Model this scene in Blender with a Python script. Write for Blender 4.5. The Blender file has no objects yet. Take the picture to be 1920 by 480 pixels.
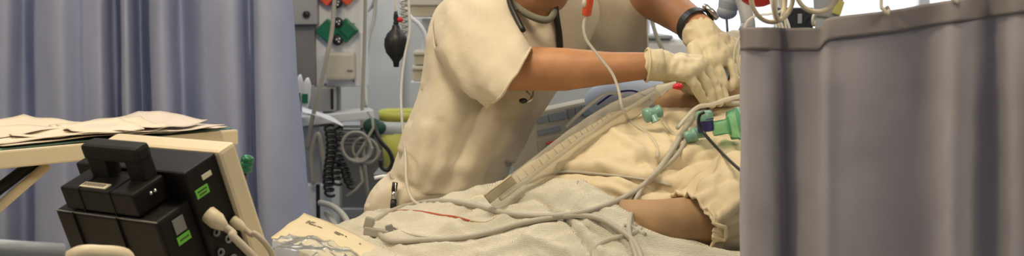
import bpy, bmesh, math, random
from mathutils import Vector as V, Matrix, noise, Euler
from mathutils.bvhtree import BVHTree
random.seed(4)
sc = bpy.context.scene
COL = sc.collection
F = 2640.0
CAMZ = 1.35
PITCH = math.radians(-5)
CAM = V((0, 0, CAMZ))
FWD = V((0, math.cos(PITCH), math.sin(PITCH)))
UPV = V((0, -math.sin(PITCH), math.cos(PITCH)))

def ray(px, py):
    return FWD + V((1, 0, 0)) * ((px - 960) / F) + UPV * ((240 - py) / F)
def W(px, py, Y):
    d = ray(px, py)
    return CAM + d * (Y / d.y)
def WZ(px, py, z):
    d = ray(px, py)
    return CAM + d * ((z - CAMZ) / d.z)

# ------------------------------------------------------------------ materials
def mat(name, col, rough=0.6, metal=0.0, bump=0.0, bscale=200.0, var=0.0, vscale=6.0, sss=0.0, transl=0.0,
        coat=0.0, weave=0.0, wscale=900.0, spec=0.5, emit=None, estr=0.0, sheen=0.0, col2=None):
    m = bpy.data.materials.new(name); m.use_nodes = True
    nt = m.node_tree; N = nt.nodes; L = nt.links
    b = N['Principled BSDF']; out = N['Material Output']
    c = (*col, 1)
    b.inputs['Base Color'].default_value = c
    b.inputs['Roughness'].default_value = rough
    b.inputs['Metallic'].default_value = metal
    b.inputs['Specular IOR Level'].default_value = spec
    if coat: b.inputs['Coat Weight'].default_value = coat
    if sheen: b.inputs['Sheen Weight'].default_value = sheen
    if sss:
        b.inputs['Subsurface Weight'].default_value = sss
        b.inputs['Subsurface Radius'].default_value = (0.012, 0.005, 0.003)
        b.inputs['Subsurface Scale'].default_value = 1.0
    if emit:
        b.inputs['Emission Color'].default_value = (*emit, 1); b.inputs['Emission Strength'].default_value = estr
    tc = N.new('ShaderNodeTexCoord')
    if var or col2:
        n = N.new('ShaderNodeTexNoise'); n.inputs['Scale'].default_value = vscale; n.inputs['Detail'].default_value = 4
        L.new(tc.outputs['Object'], n.inputs['Vector'])
        r = N.new('ShaderNodeMix'); r.data_type = 'RGBA'
        v = var or 0.0
        c2 = col2 if col2 else tuple(max(0, x * (1 - v)) for x in col)
        r.inputs['A'].default_value = (*[min(1, x * (1 + v * .5)) for x in col], 1) if not col2 else c
        r.inputs['B'].default_value = (*c2, 1)
        mr = N.new('ShaderNodeMapRange'); mr.inputs['From Min'].default_value = .35; mr.inputs['From Max'].default_value = .65
        L.new(n.outputs['Fac'], mr.inputs['Value']); L.new(mr.outputs['Result'], r.inputs['Factor'])
        L.new(r.outputs['Result'], b.inputs['Base Color'])
    prev = None
    if bump:
        n2 = N.new('ShaderNodeTexNoise'); n2.inputs['Scale'].default_value = bscale; n2.inputs['Detail'].default_value = 5
        L.new(tc.outputs['Object'], n2.inputs['Vector'])
        bp = N.new('ShaderNodeBump'); bp.inputs['Strength'].default_value = bump; bp.inputs['Distance'].default_value = .004
        L.new(n2.outputs['Fac'], bp.inputs['Height']); prev = bp
    if weave:
        for k, ax in enumerate(('X', 'Z')):
            w = N.new('ShaderNodeTexWave'); w.bands_direction = ax; w.inputs['Scale'].default_value = wscale / 6.283
            w.inputs['Distortion'].default_value = .6
            L.new(tc.outputs['Object'], w.inputs['Vector'])
            bp = N.new('ShaderNodeBump'); bp.inputs['Strength'].default_value = weave; bp.inputs['Distance'].default_value = .0012
            L.new(w.outputs['Fac'], bp.inputs['Height'])
            if prev: L.new(prev.outputs['Normal'], bp.inputs['Normal'])
            prev = bp
    if prev: L.new(prev.outputs['Normal'], b.inputs['Normal'])
    if transl:
        t = N.new('ShaderNodeBsdfTranslucent'); t.inputs['Color'].default_value = c
        mx = N.new('ShaderNodeMixShader'); mx.inputs['Fac'].default_value = transl
        L.new(b.outputs['BSDF'], mx.inputs[1]); L.new(t.outputs['BSDF'], mx.inputs[2]); L.new(mx.outputs['Shader'], out.inputs['Surface'])
    return m

def clear(name, tint=(1, 1, 1), opac=.25, body=(.8, .82, .82), rough=.12, bump=0.0, bscale=60, gloss=.25):
    m = bpy.data.materials.new(name); m.use_nodes = True
    nt = m.node_tree; N = nt.nodes; L = nt.links
    N.remove(N['Principled BSDF']); out = N['Material Output']
    tr = N.new('ShaderNodeBsdfTransparent'); tr.inputs['Color'].default_value = (*tint, 1)
    df = N.new('ShaderNodeBsdfDiffuse'); df.inputs['Color'].default_value = (*body, 1)
    gl = N.new('ShaderNodeBsdfGlossy'); gl.inputs['Roughness'].default_value = rough
    tl = N.new('ShaderNodeBsdfTranslucent'); tl.inputs['Color'].default_value = (*body, 1)
    m0 = N.new('ShaderNodeMixShader'); m0.inputs['Fac'].default_value = .5
    L.new(df.outputs[0], m0.inputs[1]); L.new(tl.outputs[0], m0.inputs[2])
    m1 = N.new('ShaderNodeMixShader'); m1.inputs['Fac'].default_value = opac
    L.new(tr.outputs[0], m1.inputs[1]); L.new(m0.outputs[0], m1.inputs[2])
    lw = N.new('ShaderNodeLayerWeight'); lw.inputs['Blend'].default_value = gloss
    m2 = N.new('ShaderNodeMixShader')
    L.new(lw.outputs['Fresnel'], m2.inputs['Fac']); L.new(m1.outputs[0], m2.inputs[1]); L.new(gl.outputs[0], m2.inputs[2])
    if bump:
        tc = N.new('ShaderNodeTexCoord'); n = N.new('ShaderNodeTexNoise'); n.inputs['Scale'].default_value = bscale
        n.inputs['Detail'].default_value = 3; L.new(tc.outputs['Object'], n.inputs['Vector'])
        bp = N.new('ShaderNodeBump'); bp.inputs['Strength'].default_value = bump; bp.inputs['Distance'].default_value = .01
        L.new(n.outputs['Fac'], bp.inputs['Height'])
        L.new(bp.outputs[0], gl.inputs['Normal']); L.new(bp.outputs[0], lw.inputs['Normal'])
    L.new(m2.outputs[0], out.inputs['Surface'])
    return m

M = dict(
    shirt=mat('shirt_cotton', (.72, .64, .49), .9, bump=.25, bscale=90, weave=.15, var=.06, vscale=5, transl=.08),
    gown=mat('gown_cotton', (.74, .63, .43), .9, bump=.2, bscale=120, weave=.15, var=.05, transl=.08),
    blanket=mat('waffle_cotton', (.80, .76, .63), .95, bump=.35, bscale=70, weave=.8, wscale=1100, var=.06),
    sheet=mat('bed_sheet', (.74, .68, .54), .9, bump=.2, bscale=80, var=.05),
    collar=mat('collar_rib', (.22, .22, .16), .9, weave=.4, wscale=2500),
    skin=mat('skin', (.47, .235, .115), .5, bump=.1, bscale=160, var=.16, vscale=18, sss=.12, spec=.35),
    pskin=mat('patient_skin', (.42, .265, .14), .55, bump=.1, bscale=160, var=.12, vscale=16, sss=.1, spec=.35),
    glove=mat('latex_glove', (.74, .64, .42), .5, bump=.35, bscale=45, var=.07, vscale=25, transl=.1, sheen=.1),
    hair=mat('dark_hair', (.035, .022, .015), .6, bump=.6, bscale=300),
    trousers=mat('white_trousers', (.7, .66, .56), .9, bump=.2),
    shoe=mat('white_clog', (.75, .73, .68), .5),
    curtain=mat('blue_curtain', (.42, .47, .66), .9, bump=.18, bscale=60, weave=.25, wscale=1800, var=.06, vscale=8, transl=.2),
    curtain2=mat('grey_curtain', (.53, .51, .56), .9, bump=.15, bscale=70, weave=.3, wscale=2400, var=.06, vscale=10, transl=.25),
    header=mat('curtain_header', (.33, .30, .31), .9, weave=.3, wscale=2400, transl=.1),
    ring=mat('ring_plastic', (.74, .64, .46), .4),
    rail=mat('rail_metal', (.6, .6, .6), .35, metal=.8),
    black=mat('black_plastic', (.010, .009, .0085), .5, bump=.12, bscale=900, spec=.22),
    blackm=mat('black_matt', (.016, .015, .014), .6, bump=.2, bscale=700, spec=.25),
    rubber=mat('black_rubber', (.012, .012, .013), .45),
    cream=mat('cream_plastic', (.72, .62, .43), .45, bump=.05, bscale=400, var=.04),
    creamd=mat('cream_cable', (.55, .48, .36), .5),
    greycab=mat('grey_cable', (.44, .41, .34), .5),
    greycon=mat('grey_connector', (.36, .34, .29), .5),
    white=mat('white_enamel', (.78, .80, .84), .35, var=.04),
    greyw=mat('grey_enamel', (.36, .37, .38), .5, var=.06),
    greyd=mat('dark_grey_panel', (.22, .22, .22), .55, var=.1),
    beige=mat('beige_plastic', (.58, .54, .45), .5),
    green=mat('green_plastic', (.012, .15, .07), .35),
    orange=mat('orange_red_plastic', (.75, .10, .035), .4),
    red=mat('red_plastic', (.62, .02, .03), .35),
    label=mat('label_paper', (.72, .66, .5), .7),
    lime=mat('green_sticker', (.16, .55, .06), .6),
    ink=mat('ink', (.06, .05, .04), .8),
    paper=mat('paper', (.78, .70, .58), .85, bump=.1, bscale=30, var=.05),
    paperp=mat('pinkish_paper', (.72, .66, .60), .85, bump=.1, bscale=30, var=.05),
    teal=mat('teal_folder', (.16, .30, .27), .6),
    envelope=mat('manila_paper', (.76, .66, .46), .8, bump=.1, bscale=60, var=.05, vscale=12),
    tabletop=mat('table_laminate', (.74, .66, .49), .4, var=.04),
    wall=mat('wall_paint', (.62, .64, .63), .9, bump=.1, bscale=120, var=.05, vscale=2),
    wallw=mat('partition_paint', (.60, .62, .62), .8, bump=.1, bscale=80, var=.08, vscale=4),
    floor=mat('floor_lino', (.30, .30, .28), .4, var=.15, vscale=12),
    ceil=mat('ceiling_paint', (.8, .8, .78), .9, bump=.1),
    steel=mat('steel', (.62, .62, .60), .25, metal=1),
    yellow=mat('yellow_bin', (.50, .50, .09), .5),
    liner=mat('bin_liner', (.62, .66, .66), .5, bump=.5, bscale=40),
    wood=mat('beige_box', (.52, .46, .34), .7, var=.12),
    pillow=mat('pale_blue_cotton', (.60, .66, .76), .9, bump=.2, bscale=30),
    aqua=mat('aqua_plastic', (.20, .40, .32), .3),
    cobalt=mat('blue_plastic', (.02, .02, .19), .3),
    dgreen=mat('dark_green_cloth', (.02, .07, .05), .8, bump=.3, bscale=50),
    vent=mat('device_grey', (.40, .37, .29), .55, var=.05),
    ventb=mat('device_blue_panel', (.23, .26, .29), .4),
    navy=mat('navy_plastic', (.012, .014, .02), .4),
    red_tube=mat('red_line', (.42, .09, .03), .35),
    pink=mat('tan_wool', (.68, .40, .22), .8),
    bluegrey=mat('blue_grey_metal', (.30, .33, .38), .4, var=.05),
    mattress=mat('mattress_cover', (.25, .30, .42), .6),
    plastic=clear('clear_film', (1, 1, .99), .22, (.80, .77, .68), .18, bump=.35, bscale=40, gloss=.06),
    bag=clear('clear_bag', (.95, .96, .96),   .20, (.85, .88, .86), .2, bump=.3, bscale=38, gloss=.08),
    line=clear('clear_line', (.98, .98, .96), .68, (.95, .92, .83), .12, gloss=.15),
    aquac=clear('aqua_clear', (.72, .97, .84), .42, (.30, .72, .46), .1, gloss=.12),
    glass=clear('window_glass', (.98, .99, 1), .02, (.8, .8, .8), .02, gloss=.1),
    yl=mat('yellow_leaf_tag', (.52, .48, .14), .6),
    khaki=mat('tan_tape', (.45, .37, .2), .5),
)

# ------------------------------------------------------------------ mesh helpers
class MB:
    def __init__(s): s.v = []; s.f = []; s.sm = []
    def add(s, vs, fs, smooth=True):
        b = len(s.v); s.v += [V(p) for p in vs]
        for f in fs: s.f.append([b + i for i in f]); s.sm.append(smooth)
    def box(s, c, size, bev=.0, rot=None, seg=2, smooth=None):
        bm = bmesh.new(); bmesh.ops.create_cube(bm, size=1)
        for v in bm.verts: v.co = V((v.co.x * size[0], v.co.y * size[1], v.co.z * size[2]))
        if bev: bmesh.ops.bevel(bm, geom=bm.edges[:], offset=bev, segments=seg, affect='EDGES', profile=.6)
        mt = Matrix.Translation(V(c)) @ (rot.to_4x4() if rot else Matrix())
        bm.verts.index_update()
        s.add([mt @ v.co for v in bm.verts], [[v.index for v in f.verts] for f in bm.faces], False)
        bm.free(); return s
    def frame_box(s, O, ax, lo, hi, bev=.003):
        """box in a local frame: O origin, ax three axes, lo/hi local corners"""
        c = [(a + b) / 2 for a, b in zip(lo, hi)]; sz = [abs(b - a) for a, b in zip(lo, hi)]
        rot = Matrix((ax[0], ax[1], ax[2])).transposed()
        return s.box(O + ax[0] * c[0] + ax[1] * c[1] + ax[2] * c[2], sz, bev, rot)
    def boxpx(s, x0, y0, x1, y1, Y, d, bev=.003):
        a = W(x0, y1, Y); b = W(x1, y0, Y)
        return s.box(((a.x + b.x) / 2, Y + d / 2, (a.z + b.z) / 2), (abs(b.x - a.x), d, abs(b.z - a.z)), bev)
    def loft(s, rings, cap0=True, cap1=True, closed=True, smooth=True):
        n = len(rings[0]); vs = [p for r in rings for p in r]; fs = []
        for i in range(len(rings) - 1):
            for j in range(n if closed else n - 1):
                k = (j + 1) % n
                fs.append([i * n + j, i * n + k, (i + 1) * n + k, (i + 1) * n + j])
        if cap0: fs.append(list(range(n))[::-1])
        if cap1: fs.append([(len(rings) - 1) * n + j for j in range(n)])
        s.add(vs, fs, smooth); return s
    def tube(s, pts, r, seg=8, sub=6, smooth_path=True, caps=True):
        P = cr(pts, sub) if smooth_path and len(pts) > 2 else [V(p) for p in pts]
        n = len(P)
        if isinstance(r, (list, tuple)):
            R = [lerpl(r, i / (n - 1)) for i in range(n)]
        else: R = [r] * n
        rings = []; nv = None
        for i in range(n):
            t = (P[min(i + 1, n - 1)] - P[max(i - 1, 0)])
            if t.length < 1e-9: t = V((0, 0, 1))
            t.normalize()
            if nv is None:
                nv = t.orthogonal().normalized()
            else:
                nv = nv - t * nv.dot(t)
                nv = nv.normalized() if nv.length > 1e-6 else t.orthogonal().normalized()
            bv = t.cross(nv)
            rings.append([P[i] + (nv * math.cos(a) + bv * math.sin(a)) * R[i] for a in [2 * math.pi * k / seg for k in range(seg)]])
        return s.loft(rings, caps, caps)
    def lathe(s, prof, mtx, seg=24):
        rings = [[mtx @ V((max(r, 1e-5) * math.cos(a), max(r, 1e-5) * math.sin(a), z)) for a in [2 * math.pi * k / seg for k in range(seg)]] for r, z in prof]
        return s.loft(rings, True, True)
    def torus(s, c, ax1, ax2, R, r, seg=36, rs=8):
        n = ax1.cross(ax2).normalized(); rings = []
        for i in range(seg + 1):
            a = 2 * math.pi * i / seg
            d = ax1 * math.cos(a) + ax2 * math.sin(a)
            rings.append([c + d * (R + r * math.cos(b)) + n * (r * math.sin(b)) for b in [2 * math.pi * k / rs for k in range(rs)]])
        return s.loft(rings, False, False)
    def ball(s, c, rad, mtx=None, u=20, v=12):
        rr = rad if isinstance(rad, (tuple, list)) else (rad,) * 3
        mtx = mtx or Matrix()
        rings = []
        for i in range(v + 1):
            t = math.pi * min(max(i / v, .004), .996)
            rings.append([V(c) + (mtx @ V((rr[0] * math.sin(t) * math.cos(a), rr[1] * math.sin(t) * math.sin(a), -rr[2] * math.cos(t)))) for a in [2 * math.pi * k / u for k in range(u)]])
        return s.loft(rings)

def lerpl(a, t):
    x = t * (len(a) - 1); i = min(int(x), len(a) - 2); return a[i] + (a[i + 1] - a[i]) * (x - i)
def cr1(p0, p1, p2, p3, t):
    return .5 * ((2 * p1) + (p2 - p0) * t + (2 * p0 - 5 * p1 + 4 * p2 - p3) * t * t + (3 * p1 - p0 - 3 * p2 + p3) * t * t * t)
def cr(pts, sub):
    P = [V(p) for p in pts]; out = []
    for i in range(len(P) - 1):
        a = P[i - 1] if i > 0 else P[0] * 2 - P[1]
        d = P[i + 2] if i + 2 < len(P) else P[-1] * 2 - P[-2]
        for k in range(sub): out.append(cr1(a, P[i], P[i + 1], d, k / sub))
    out.append(P[-1]); return out
def bez_grid(rows, nu, nv):
    """dense grid through control rows: nu samples along a row, nv across rows"""
    R = [resample(cr(r, 12), nu) for r in rows]
    cols = [resample_param(cr([R[i][j] for i in range(len(R))], 12), nv) for j in range(nu)]
    return [[cols[j][i] for j in range(nu)] for i in range(nv)]
def resample_param(P, n): 
    return [lerpl(P, k / (n - 1)) for k in range(n)]
resample = resample_param
def grid_mesh(G, disp=None):
    nv = len(G); nu = len(G[0])
    if disp:
        H = [[None] * nu for _ in range(nv)]
        for i in range(nv):
            for j in range(nu):
                a = G[i][min(j + 1, nu - 1)] - G[i][max(j - 1, 0)]; b = G[min(i + 1, nv - 1)][j] - G[max(i - 1, 0)][j]
                n = a.cross(b)
                n = n.normalized() if n.length > 1e-10 else V((0, -1, 0))
                if n.dot(CAM - G[i][j]) < 0: n = -n
                H[i][j] = G[i][j] + n * disp(j / (nu - 1), i / (nv - 1), G[i][j])
        G = H
    mb = MB(); mb.loft(G, False, False, closed=False); return mb, G

def proj(p):
    d = p - CAM; z = d.dot(FWD)
    return 960 + F * d.x / z, 240 - F * d.dot(UPV) / z
def creases(p, lines):
    x, y = proj(p); t = 0
    for (pl, w, amp) in lines:
        best = 1e9
        for (x0, y0), (x1, y1) in zip(pl[:-1], pl[1:]):
            dx = x1 - x0; dy = y1 - y0; k = max(0, min(1, ((x - x0) * dx + (y - y0) * dy) / (dx * dx + dy * dy + 1e-9)))
            d = (x - x0 - k * dx) ** 2 + (y - y0 - k * dy) ** 2
            if d < best: best = d
        if best < 9 * w * w: t += amp * math.exp(-best / (w * w))
    return t
def folds(p, dirv, freq, amp, seed=0.0, stretch=.18, warp=.5):
    """elongated cloth folds: ridges running along dirv"""
    d = V(dirv).normalized()
    q = p - d * p.dot(d) * (1 - stretch)
    q = q * freq + V((seed, seed * 1.7, -seed))
    q += noise.noise_vector(q * .5) * warp
    n = noise.noise(q)
    return amp * (1 - 2 * abs(n)) ** 1 - amp * .5 + amp * .4 * noise.noise(q * 2.1)

def finish(name, me, m, parent=None, solid=0, sub=0):
    o = bpy.data.objects.new(name, me); COL.objects.link(o)
    me.materials.append(m)
    if parent is not None:
        me.transform(Matrix.Translation(-wloc(parent))); o.parent = parent
    else:
        xs = [v.co for v in me.vertices]
        c = V(((min(p.x for p in xs) + max(p.x for p in xs)) / 2, (min(p.y for p in xs) + max(p.y for p in xs)) / 2, min(p.z for p in xs)))
        me.transform(Matrix.Translation(-c)); o.location = c
    if solid:
        md = o.modifiers.new('thickness', 'SOLIDIFY'); md.thickness = solid; md.offset = 0
    if sub:
        md = o.modifiers.new('sub', 'SUBSURF'); md.levels = sub; md.render_levels = sub
    return o
def wloc(o):
    v = V(o.location)
    while o.parent: o = o.parent; v += o.location
    return v
def obj(name, mb, m, parent=None, solid=0, sub=0):
    me = bpy.data.meshes.new(name); me.from_pydata([tuple(p) for p in mb.v], [], mb.f)
    me.polygons.foreach_set('use_smooth', mb.sm); me.update()
    bm = bmesh.new(); bm.from_mesh(me); bmesh.ops.recalc_face_normals(bm, faces=bm.faces[:]); bm.to_mesh(me); bm.free()
    return finish(name, me, m, parent, solid, sub)
def tag(o, label, cat, group=None):
    o['label'] = label; o['category'] = cat
    if group: o['group'] = group
    return o
def thing(name, label, cat, loc, group=None):
    o = bpy.data.objects.new(name, None); COL.objects.link(o); o.location = V(loc); o.empty_display_size = .05
    return tag(o, label, cat, group)
def struct(name, mb, m, parent=None):
    o = obj(name, mb, m, parent)
    if parent is None: o['kind'] = 'structure'
    return o
def blob(name, caps, balls, m, parent=None, voxel=.006, smooth=4, factor=.5, disp=None):
    """one continuous skin grown round tapered limbs"""
    mb = MB()
    for (a, ra, b, rb) in caps:
        a = V(a); b = V(b); mb.ball(a, ra, None, 16, 10); mb.ball(b, rb, None, 16, 10)
        d = b - a
        if d.length < 1e-6: continue
        q = d.to_track_quat('Z', 'Y').to_matrix()
        rg = [[a + d * t + q @ V((math.cos(x), math.sin(x), 0)) * (ra + (rb - ra) * t) for x in [2 * math.pi * k / 16 for k in range(16)]] for t in (0, .25, .5, .75, 1)]
        mb.loft(rg)
    for bl in balls: mb.ball(*bl)
    me = bpy.data.meshes.new(name); me.from_pydata([tuple(p) for p in mb.v], [], mb.f)
    bm = bmesh.new(); bm.from_mesh(me); bmesh.ops.recalc_face_normals(bm, faces=bm.faces[:]); bm.to_mesh(me); bm.free()
    t = bpy.data.objects.new('tmp', me); COL.objects.link(t)
    r = t.modifiers.new('r', 'REMESH'); r.mode = 'VOXEL'; r.voxel_size = voxel
    s = t.modifiers.new('s', 'SMOOTH'); s.iterations = smooth; s.factor = factor
    dg = bpy.context.evaluated_depsgraph_get()
    me2 = bpy.data.meshes.new_from_object(t.evaluated_get(dg), depsgraph=dg)
    bpy.data.objects.remove(t); bpy.data.meshes.remove(me)
    me2.materials.clear(); me2.name = name
    me2.polygons.foreach_set('use_smooth', [True] * len(me2.polygons))
    if disp:
        for v in me2.vertices: v.co += v.normal * disp(v.co)
    return finish(name, me2, m, parent)

SURF = []          # cloth that tubing may lie on
def addsurf(G):
    nv = len(G); nu = len(G[0])
    vs = [p for r in G for p in r]; fs = [(i * nu + j, i * nu + j + 1, (i + 1) * nu + j + 1, (i + 1) * nu + j) for i in range(nv - 1) for j in range(nu - 1)]
    SURF.append(BVHTree.FromPolygons(vs, fs))
def hit(px, py):
    d = ray(px, py).normalized(); best = None
    for b in SURF:
        h = b.ray_cast(CAM, d)
        if h[0] is not None and (best is None or h[3] < best[3]): best = h
    return best
def drape(pts, r, Ydef=2.4, sub=5, lift=1.15):
    """follow the cloth under a run of sight lines, else the given distance"""
    P = cr([V((p[0], p[1], p[2] if len(p) > 2 else -1)) for p in pts], sub)
    ys = []
    for i, q in enumerate(P):
        fixed = [p[2] if len(p) > 2 else None for p in pts]
        f = fixed[min(int(i / sub), len(pts) - 1)]; g = fixed[min(int(i / sub) + 1, len(pts) - 1)]
        if f is not None and g is not None: ys.append(f + (g - f) * (i % sub) / sub); continue
        h = hit(q.x, q.y)
        ys.append((h[0].y - r * lift * 1.6) if h else None)
    last = next((y for y in ys if y is not None), Ydef)
    for i in range(len(ys)):
        if ys[i] is None: ys[i] = last
        last = ys[i]
    for _ in range(2):
        ys = [min(ys[i], (ys[max(i - 1, 0)] + ys[i] + ys[min(i + 1, len(ys) - 1)]) / 3) for i in range(len(ys))]
    return [W(q.x, q.y, y) for q, y in zip(P, ys)]

# ================================================================== setting
mb = MB(); mb.box((.4, 1.8, -.05), (8.2, 9.4, .1)); struct('floor', mb, M['floor'])
mb = MB(); mb.box((.4, 1.8, 2.85), (8.2, 9.4, .1)); struct('ceiling', mb, M['ceil'])
mb = MB(); mb.box((-3.65, 1.8, 1.4), (.1, 9.4, 2.8)); struct('wall_left', mb, M['wall'])
mb = MB(); mb.box((4.45, 1.8, 1.4), (.1, 9.4, 2.8)); struct('wall_right', mb, M['wall'])
mb = MB(); mb.box((.4, -2.85, 1.4), (8.2, .1, 2.8)); struct('wall_front', mb, M['wall'])
YB = 6.2
WX0, WX1, WZ0, WZ1 = .55, 2.5, 1.12, 2.2
mb = MB()
mb.box(((-3.6 + WX0) / 2, YB, 1.4), (WX0 + 3.6, .2, 2.8)); mb.box(((WX1 + 4.4) / 2, YB, 1.4), (4.4 - WX1, .2, 2.8))
mb.box(((WX0 + WX1) / 2, YB, WZ0 / 2), (WX1 - WX0, .2, WZ0)); mb.box(((WX0 + WX1) / 2, YB, (WZ1 + 2.8) / 2), (WX1 - WX0, .2, 2.8 - WZ1))
struct('wall_back', mb, M['wall'])
win = bpy.data.objects.new('window_1', None); COL.objects.link(win); win.location = ((WX0 + WX1) / 2, YB, WZ0); win['kind'] = 'structure'
mb = MB()
for x in (WX0 + .03, WX0 + .62, WX0 + 1.25, WX1 - .03): mb.box((x, YB, (WZ0 + WZ1) / 2), (.05, .07, WZ1 - WZ0), .004)
for z in (WZ0 + .03, WZ1 - .03): mb.box(((WX0 + WX1) / 2, YB, z), (WX1 - WX0, .07, .05), .004)
obj('window_frame', mb, M['white'], win)
mb = MB(); mb.box(((WX0 + WX1) / 2, YB, (WZ0 + WZ1) / 2), (WX1 - WX0 - .08, .006, WZ1 - WZ0 - .08)); obj('window_pane', mb, M['glass'], win)
mb = MB(); mb.box(((WX0 + WX1) / 2, YB - .14, WZ0 - .02), (WX1 - WX0 + .1, .14, .03), .004); obj('window_sill', mb, M['white'], win)
# partition behind the service column
mb = MB(); mb.box((-.62, 4.95, 1.4), (1.15, .12, 2.8)); struct('wall_partition', mb, M['wallw'])
mb = MB(); mb.boxpx(692, -600, 748, 900, 4.86, .05, .004); struct('trim_1', mb, M['wallw'])

# ================================================================== left curtain
def curtain(nodes, y0, y1, nrow, sag=None, jitter=.006, seed=3):
    rows = []
    for k in range(nrow):
        t = k / (nrow - 1)
        row = []
        for (xt, xb, Y, amp) in nodes:
            ytop = sag(xt) if sag else y0
            y = ytop + (y1 - ytop) * t
            tt = min(1, max(0, (y - 0) / 480)); a = 1 + .25 * (t - .3)
            if y1 > 480: a = 1
            row.append(W(xt + (xb - xt) * tt, y, Y + amp * a))
        rows.append(row)
    return rows
n = [(-260, -260, 0), (-190, -190, .05), (-120, -120, -.05), (-60, -60, .05), (-20, -22, -.02), (15, 12, -.045), (44, 46, .05), (75, 80, -.01), (112, 122, -.06), (150, 160, -.015), (188, 198, -.05), (214, 226, .065),
     (236, 246, -.045), (262, 276, .10), (288, 303, -.05), (312, 332, -.05), (336, 352, .06), (365, 385, .02), (400, 425, -.015), (438, 455, -.035), (466, 480, .045), (482, 498, -.05), (512, 545, -.04), (532, 570, 0), (546, 590, .06)]
nodes = [(a, b, 3.2 - .0002 * (a - 200), c * .95) for a, b, c in n]
G = bez_grid(curtain(nodes, -420, 1050, 9), 260, 60)
mb, G = grid_mesh(G, lambda u, v, p: .004 * noise.noise(V((p.x * 18, p.z * 5, 1))) + .006 * noise.noise(V((p.x * 9, p.z * 2.5, 7))))
c = tag(obj('privacy_curtain', mb, M['curtain'], None, .0025), 'long blue pleated privacy curtain hanging behind the table of papers', 'curtain', )
# rail it hangs from
a = W(-265, -442, 3.29); b = W(552, -442, 3.13)
mb = MB(); mb.tube([a, b], .012, 10, 1, False)
tag(obj('curtain_rail', mb, M['rail']), 'metal ceiling rail above the long blue curtain', 'rail')

# ================================================================== overbed table with papers
ZT = 1.115
p0 = WZ(-40, 290, ZT); p1 = WZ(438, 246, ZT)
ex = (p1 - p0).normalized(); ey = V((-ex.y, ex.x, 0))
L = (p1 - p0).length
ax = (ex, ey, V((0, 0, 1)))
t = thing('overbed_table', 'cream overbed table holding loose papers in front of the blue curtain', 'table', (p0.x + .15, p0.y + .35, 0))
mb = MB(); mb.frame_box(p0, ax, (-.35, 0, -.020), (L, .40, 0), .006); obj('tabletop', mb, M['tabletop'], t)
mb = MB(); mb.frame_box(p0, ax, (-.36, -.006, -.026), (L + .006, .006, .003), .003); obj('edge_trim', mb, M['cream'], t)
mb = MB()
a = WZ(108, 300, ZT - .024) + ey * .05; b = W(-60, 398, a.y - .08)
mb.tube([a, b], .010, 8, 1, False); obj('strut', mb, M['blackm'], t)
mb = MB(); a2 = a + V((.012, .0, -.012)); b2 = b + V((.02, -.0, -.018)); mb.tube([a2, b2], .009, 8, 1, False); obj('brace', mb, M['cream'], t)
mb = MB(); bb = p0 + ey * .36 + ex * .16; bb.z = 0; mb.frame_box(bb, (V((1, 0, 0)), V((0, 1, 0)), V((0, 0, 1))), (-.025, -.04, .05), (.025, .04, ZT - .025), .004)
obj('column', mb, M['cream'], t)
mb = MB(); mb.frame_box(bb, ax, (-.3, -.03, .0), (.3, .03, .05), .006); obj('foot', mb, M['greyw'], t)

def sheet(px, py, z, w, h, ang, m, label, name='paper_sheet', curl=.004, seed=1, grp='loose papers on the overbed table', cat='paper', lift=0.0, thick=.0012):
    c = WZ(px, py, z)
    d1 = V((math.cos(ang), math.sin(ang), 0)); d2 = V((-d1.y, d1.x, 0))
    G = []
    for i in range(13):
        r = []
        for j in range(17):
            u = j / 16 - .5; v = i / 12 - .5
            q = c + d1 * (u * w) + d2 * (v * h)
            zz = curl * (noise.noise(V((u * 3 + seed, v * 3, seed))) + .5) + lift * max(0, u - .1) ** 2 * 4 + lift * max(0, v) ** 2 * 2
            r.append(q + V((0, 0, max(zz, 0))))
        G.append(r)
    mb, _ = grid_mesh(G)
    o = obj(name, mb, m, None, thick)
    return tag(o, label, cat, grp)
ea = math.atan2(ex.y, ex.x)
SH = [
    (60, 262, .003, .29, .21, ea + .05, 'teal', 'teal card folder lying under the cream papers at table left end', 'folder', .001, 1, .0, .002),
    (70, 256, .008, .29, .21, ea + .08, 'paper', 'cream sheet directly on the teal folder, lowest of the left pile', 'paper_sheet', .004, 2, .004, .0015),
    (50, 254, .012, .29, .21, ea - .1, 'paper', 'cream sheet in the middle of the left paper pile', 'paper_sheet', .006, 3, .004, .0015),
    (20, 246, .017, .24, .16, ea + .25, 'paper', 'cream sheet with a raised corner, top of the left pile', 'paper_sheet', .006, 5, .012, .0015),
    (130, 250, .014, .22, .14, ea - .35, 'paper', 'creased cream sheet slipping off the left pile towards the middle', 'paper_sheet', .008, 8, .012, .0015),
    (300, 244, .002, .20, .17, ea + .02, 'teal', 'teal card folder at the right end of the overbed table', 'folder', .001, 1, .0, .002),
    (285, 243, .006, .22, .17, ea + .12, 'paperp', 'greyish white sheet on the right folder, lowest of its pile', 'paper_sheet', .005, 11, .0, .0015),
    (275, 242, .010, .22, .17, ea - .06, 'paperp', 'greyish white sheet in the middle of the right pile', 'paper_sheet', .006, 12, .0, .0015),
    (250, 240, .014, .22, .16, ea + .22, 'paperp', 'greyish white sheet with lifted edge, top of the right pile', 'paper_sheet', .01, 17, .012, .0015),
    (205, 243, .016, .17, .13, ea - .25, 'paper', 'small cream sheet bridging the two paper piles', 'paper_sheet', .008, 21, .008, .0015),
]
for (px, py, dz, w, h, an, m, lab, nm, curl, sd, lift, th) in SH:
    sheet(px, py, ZT + dz, w, h, an, M[m], lab, nm, curl, sd, 'loose papers on the overbed table' if nm != 'folder' else 'card folders on the overbed table', 'paper' if nm != 'folder' else 'folder', lift, th)

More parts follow.
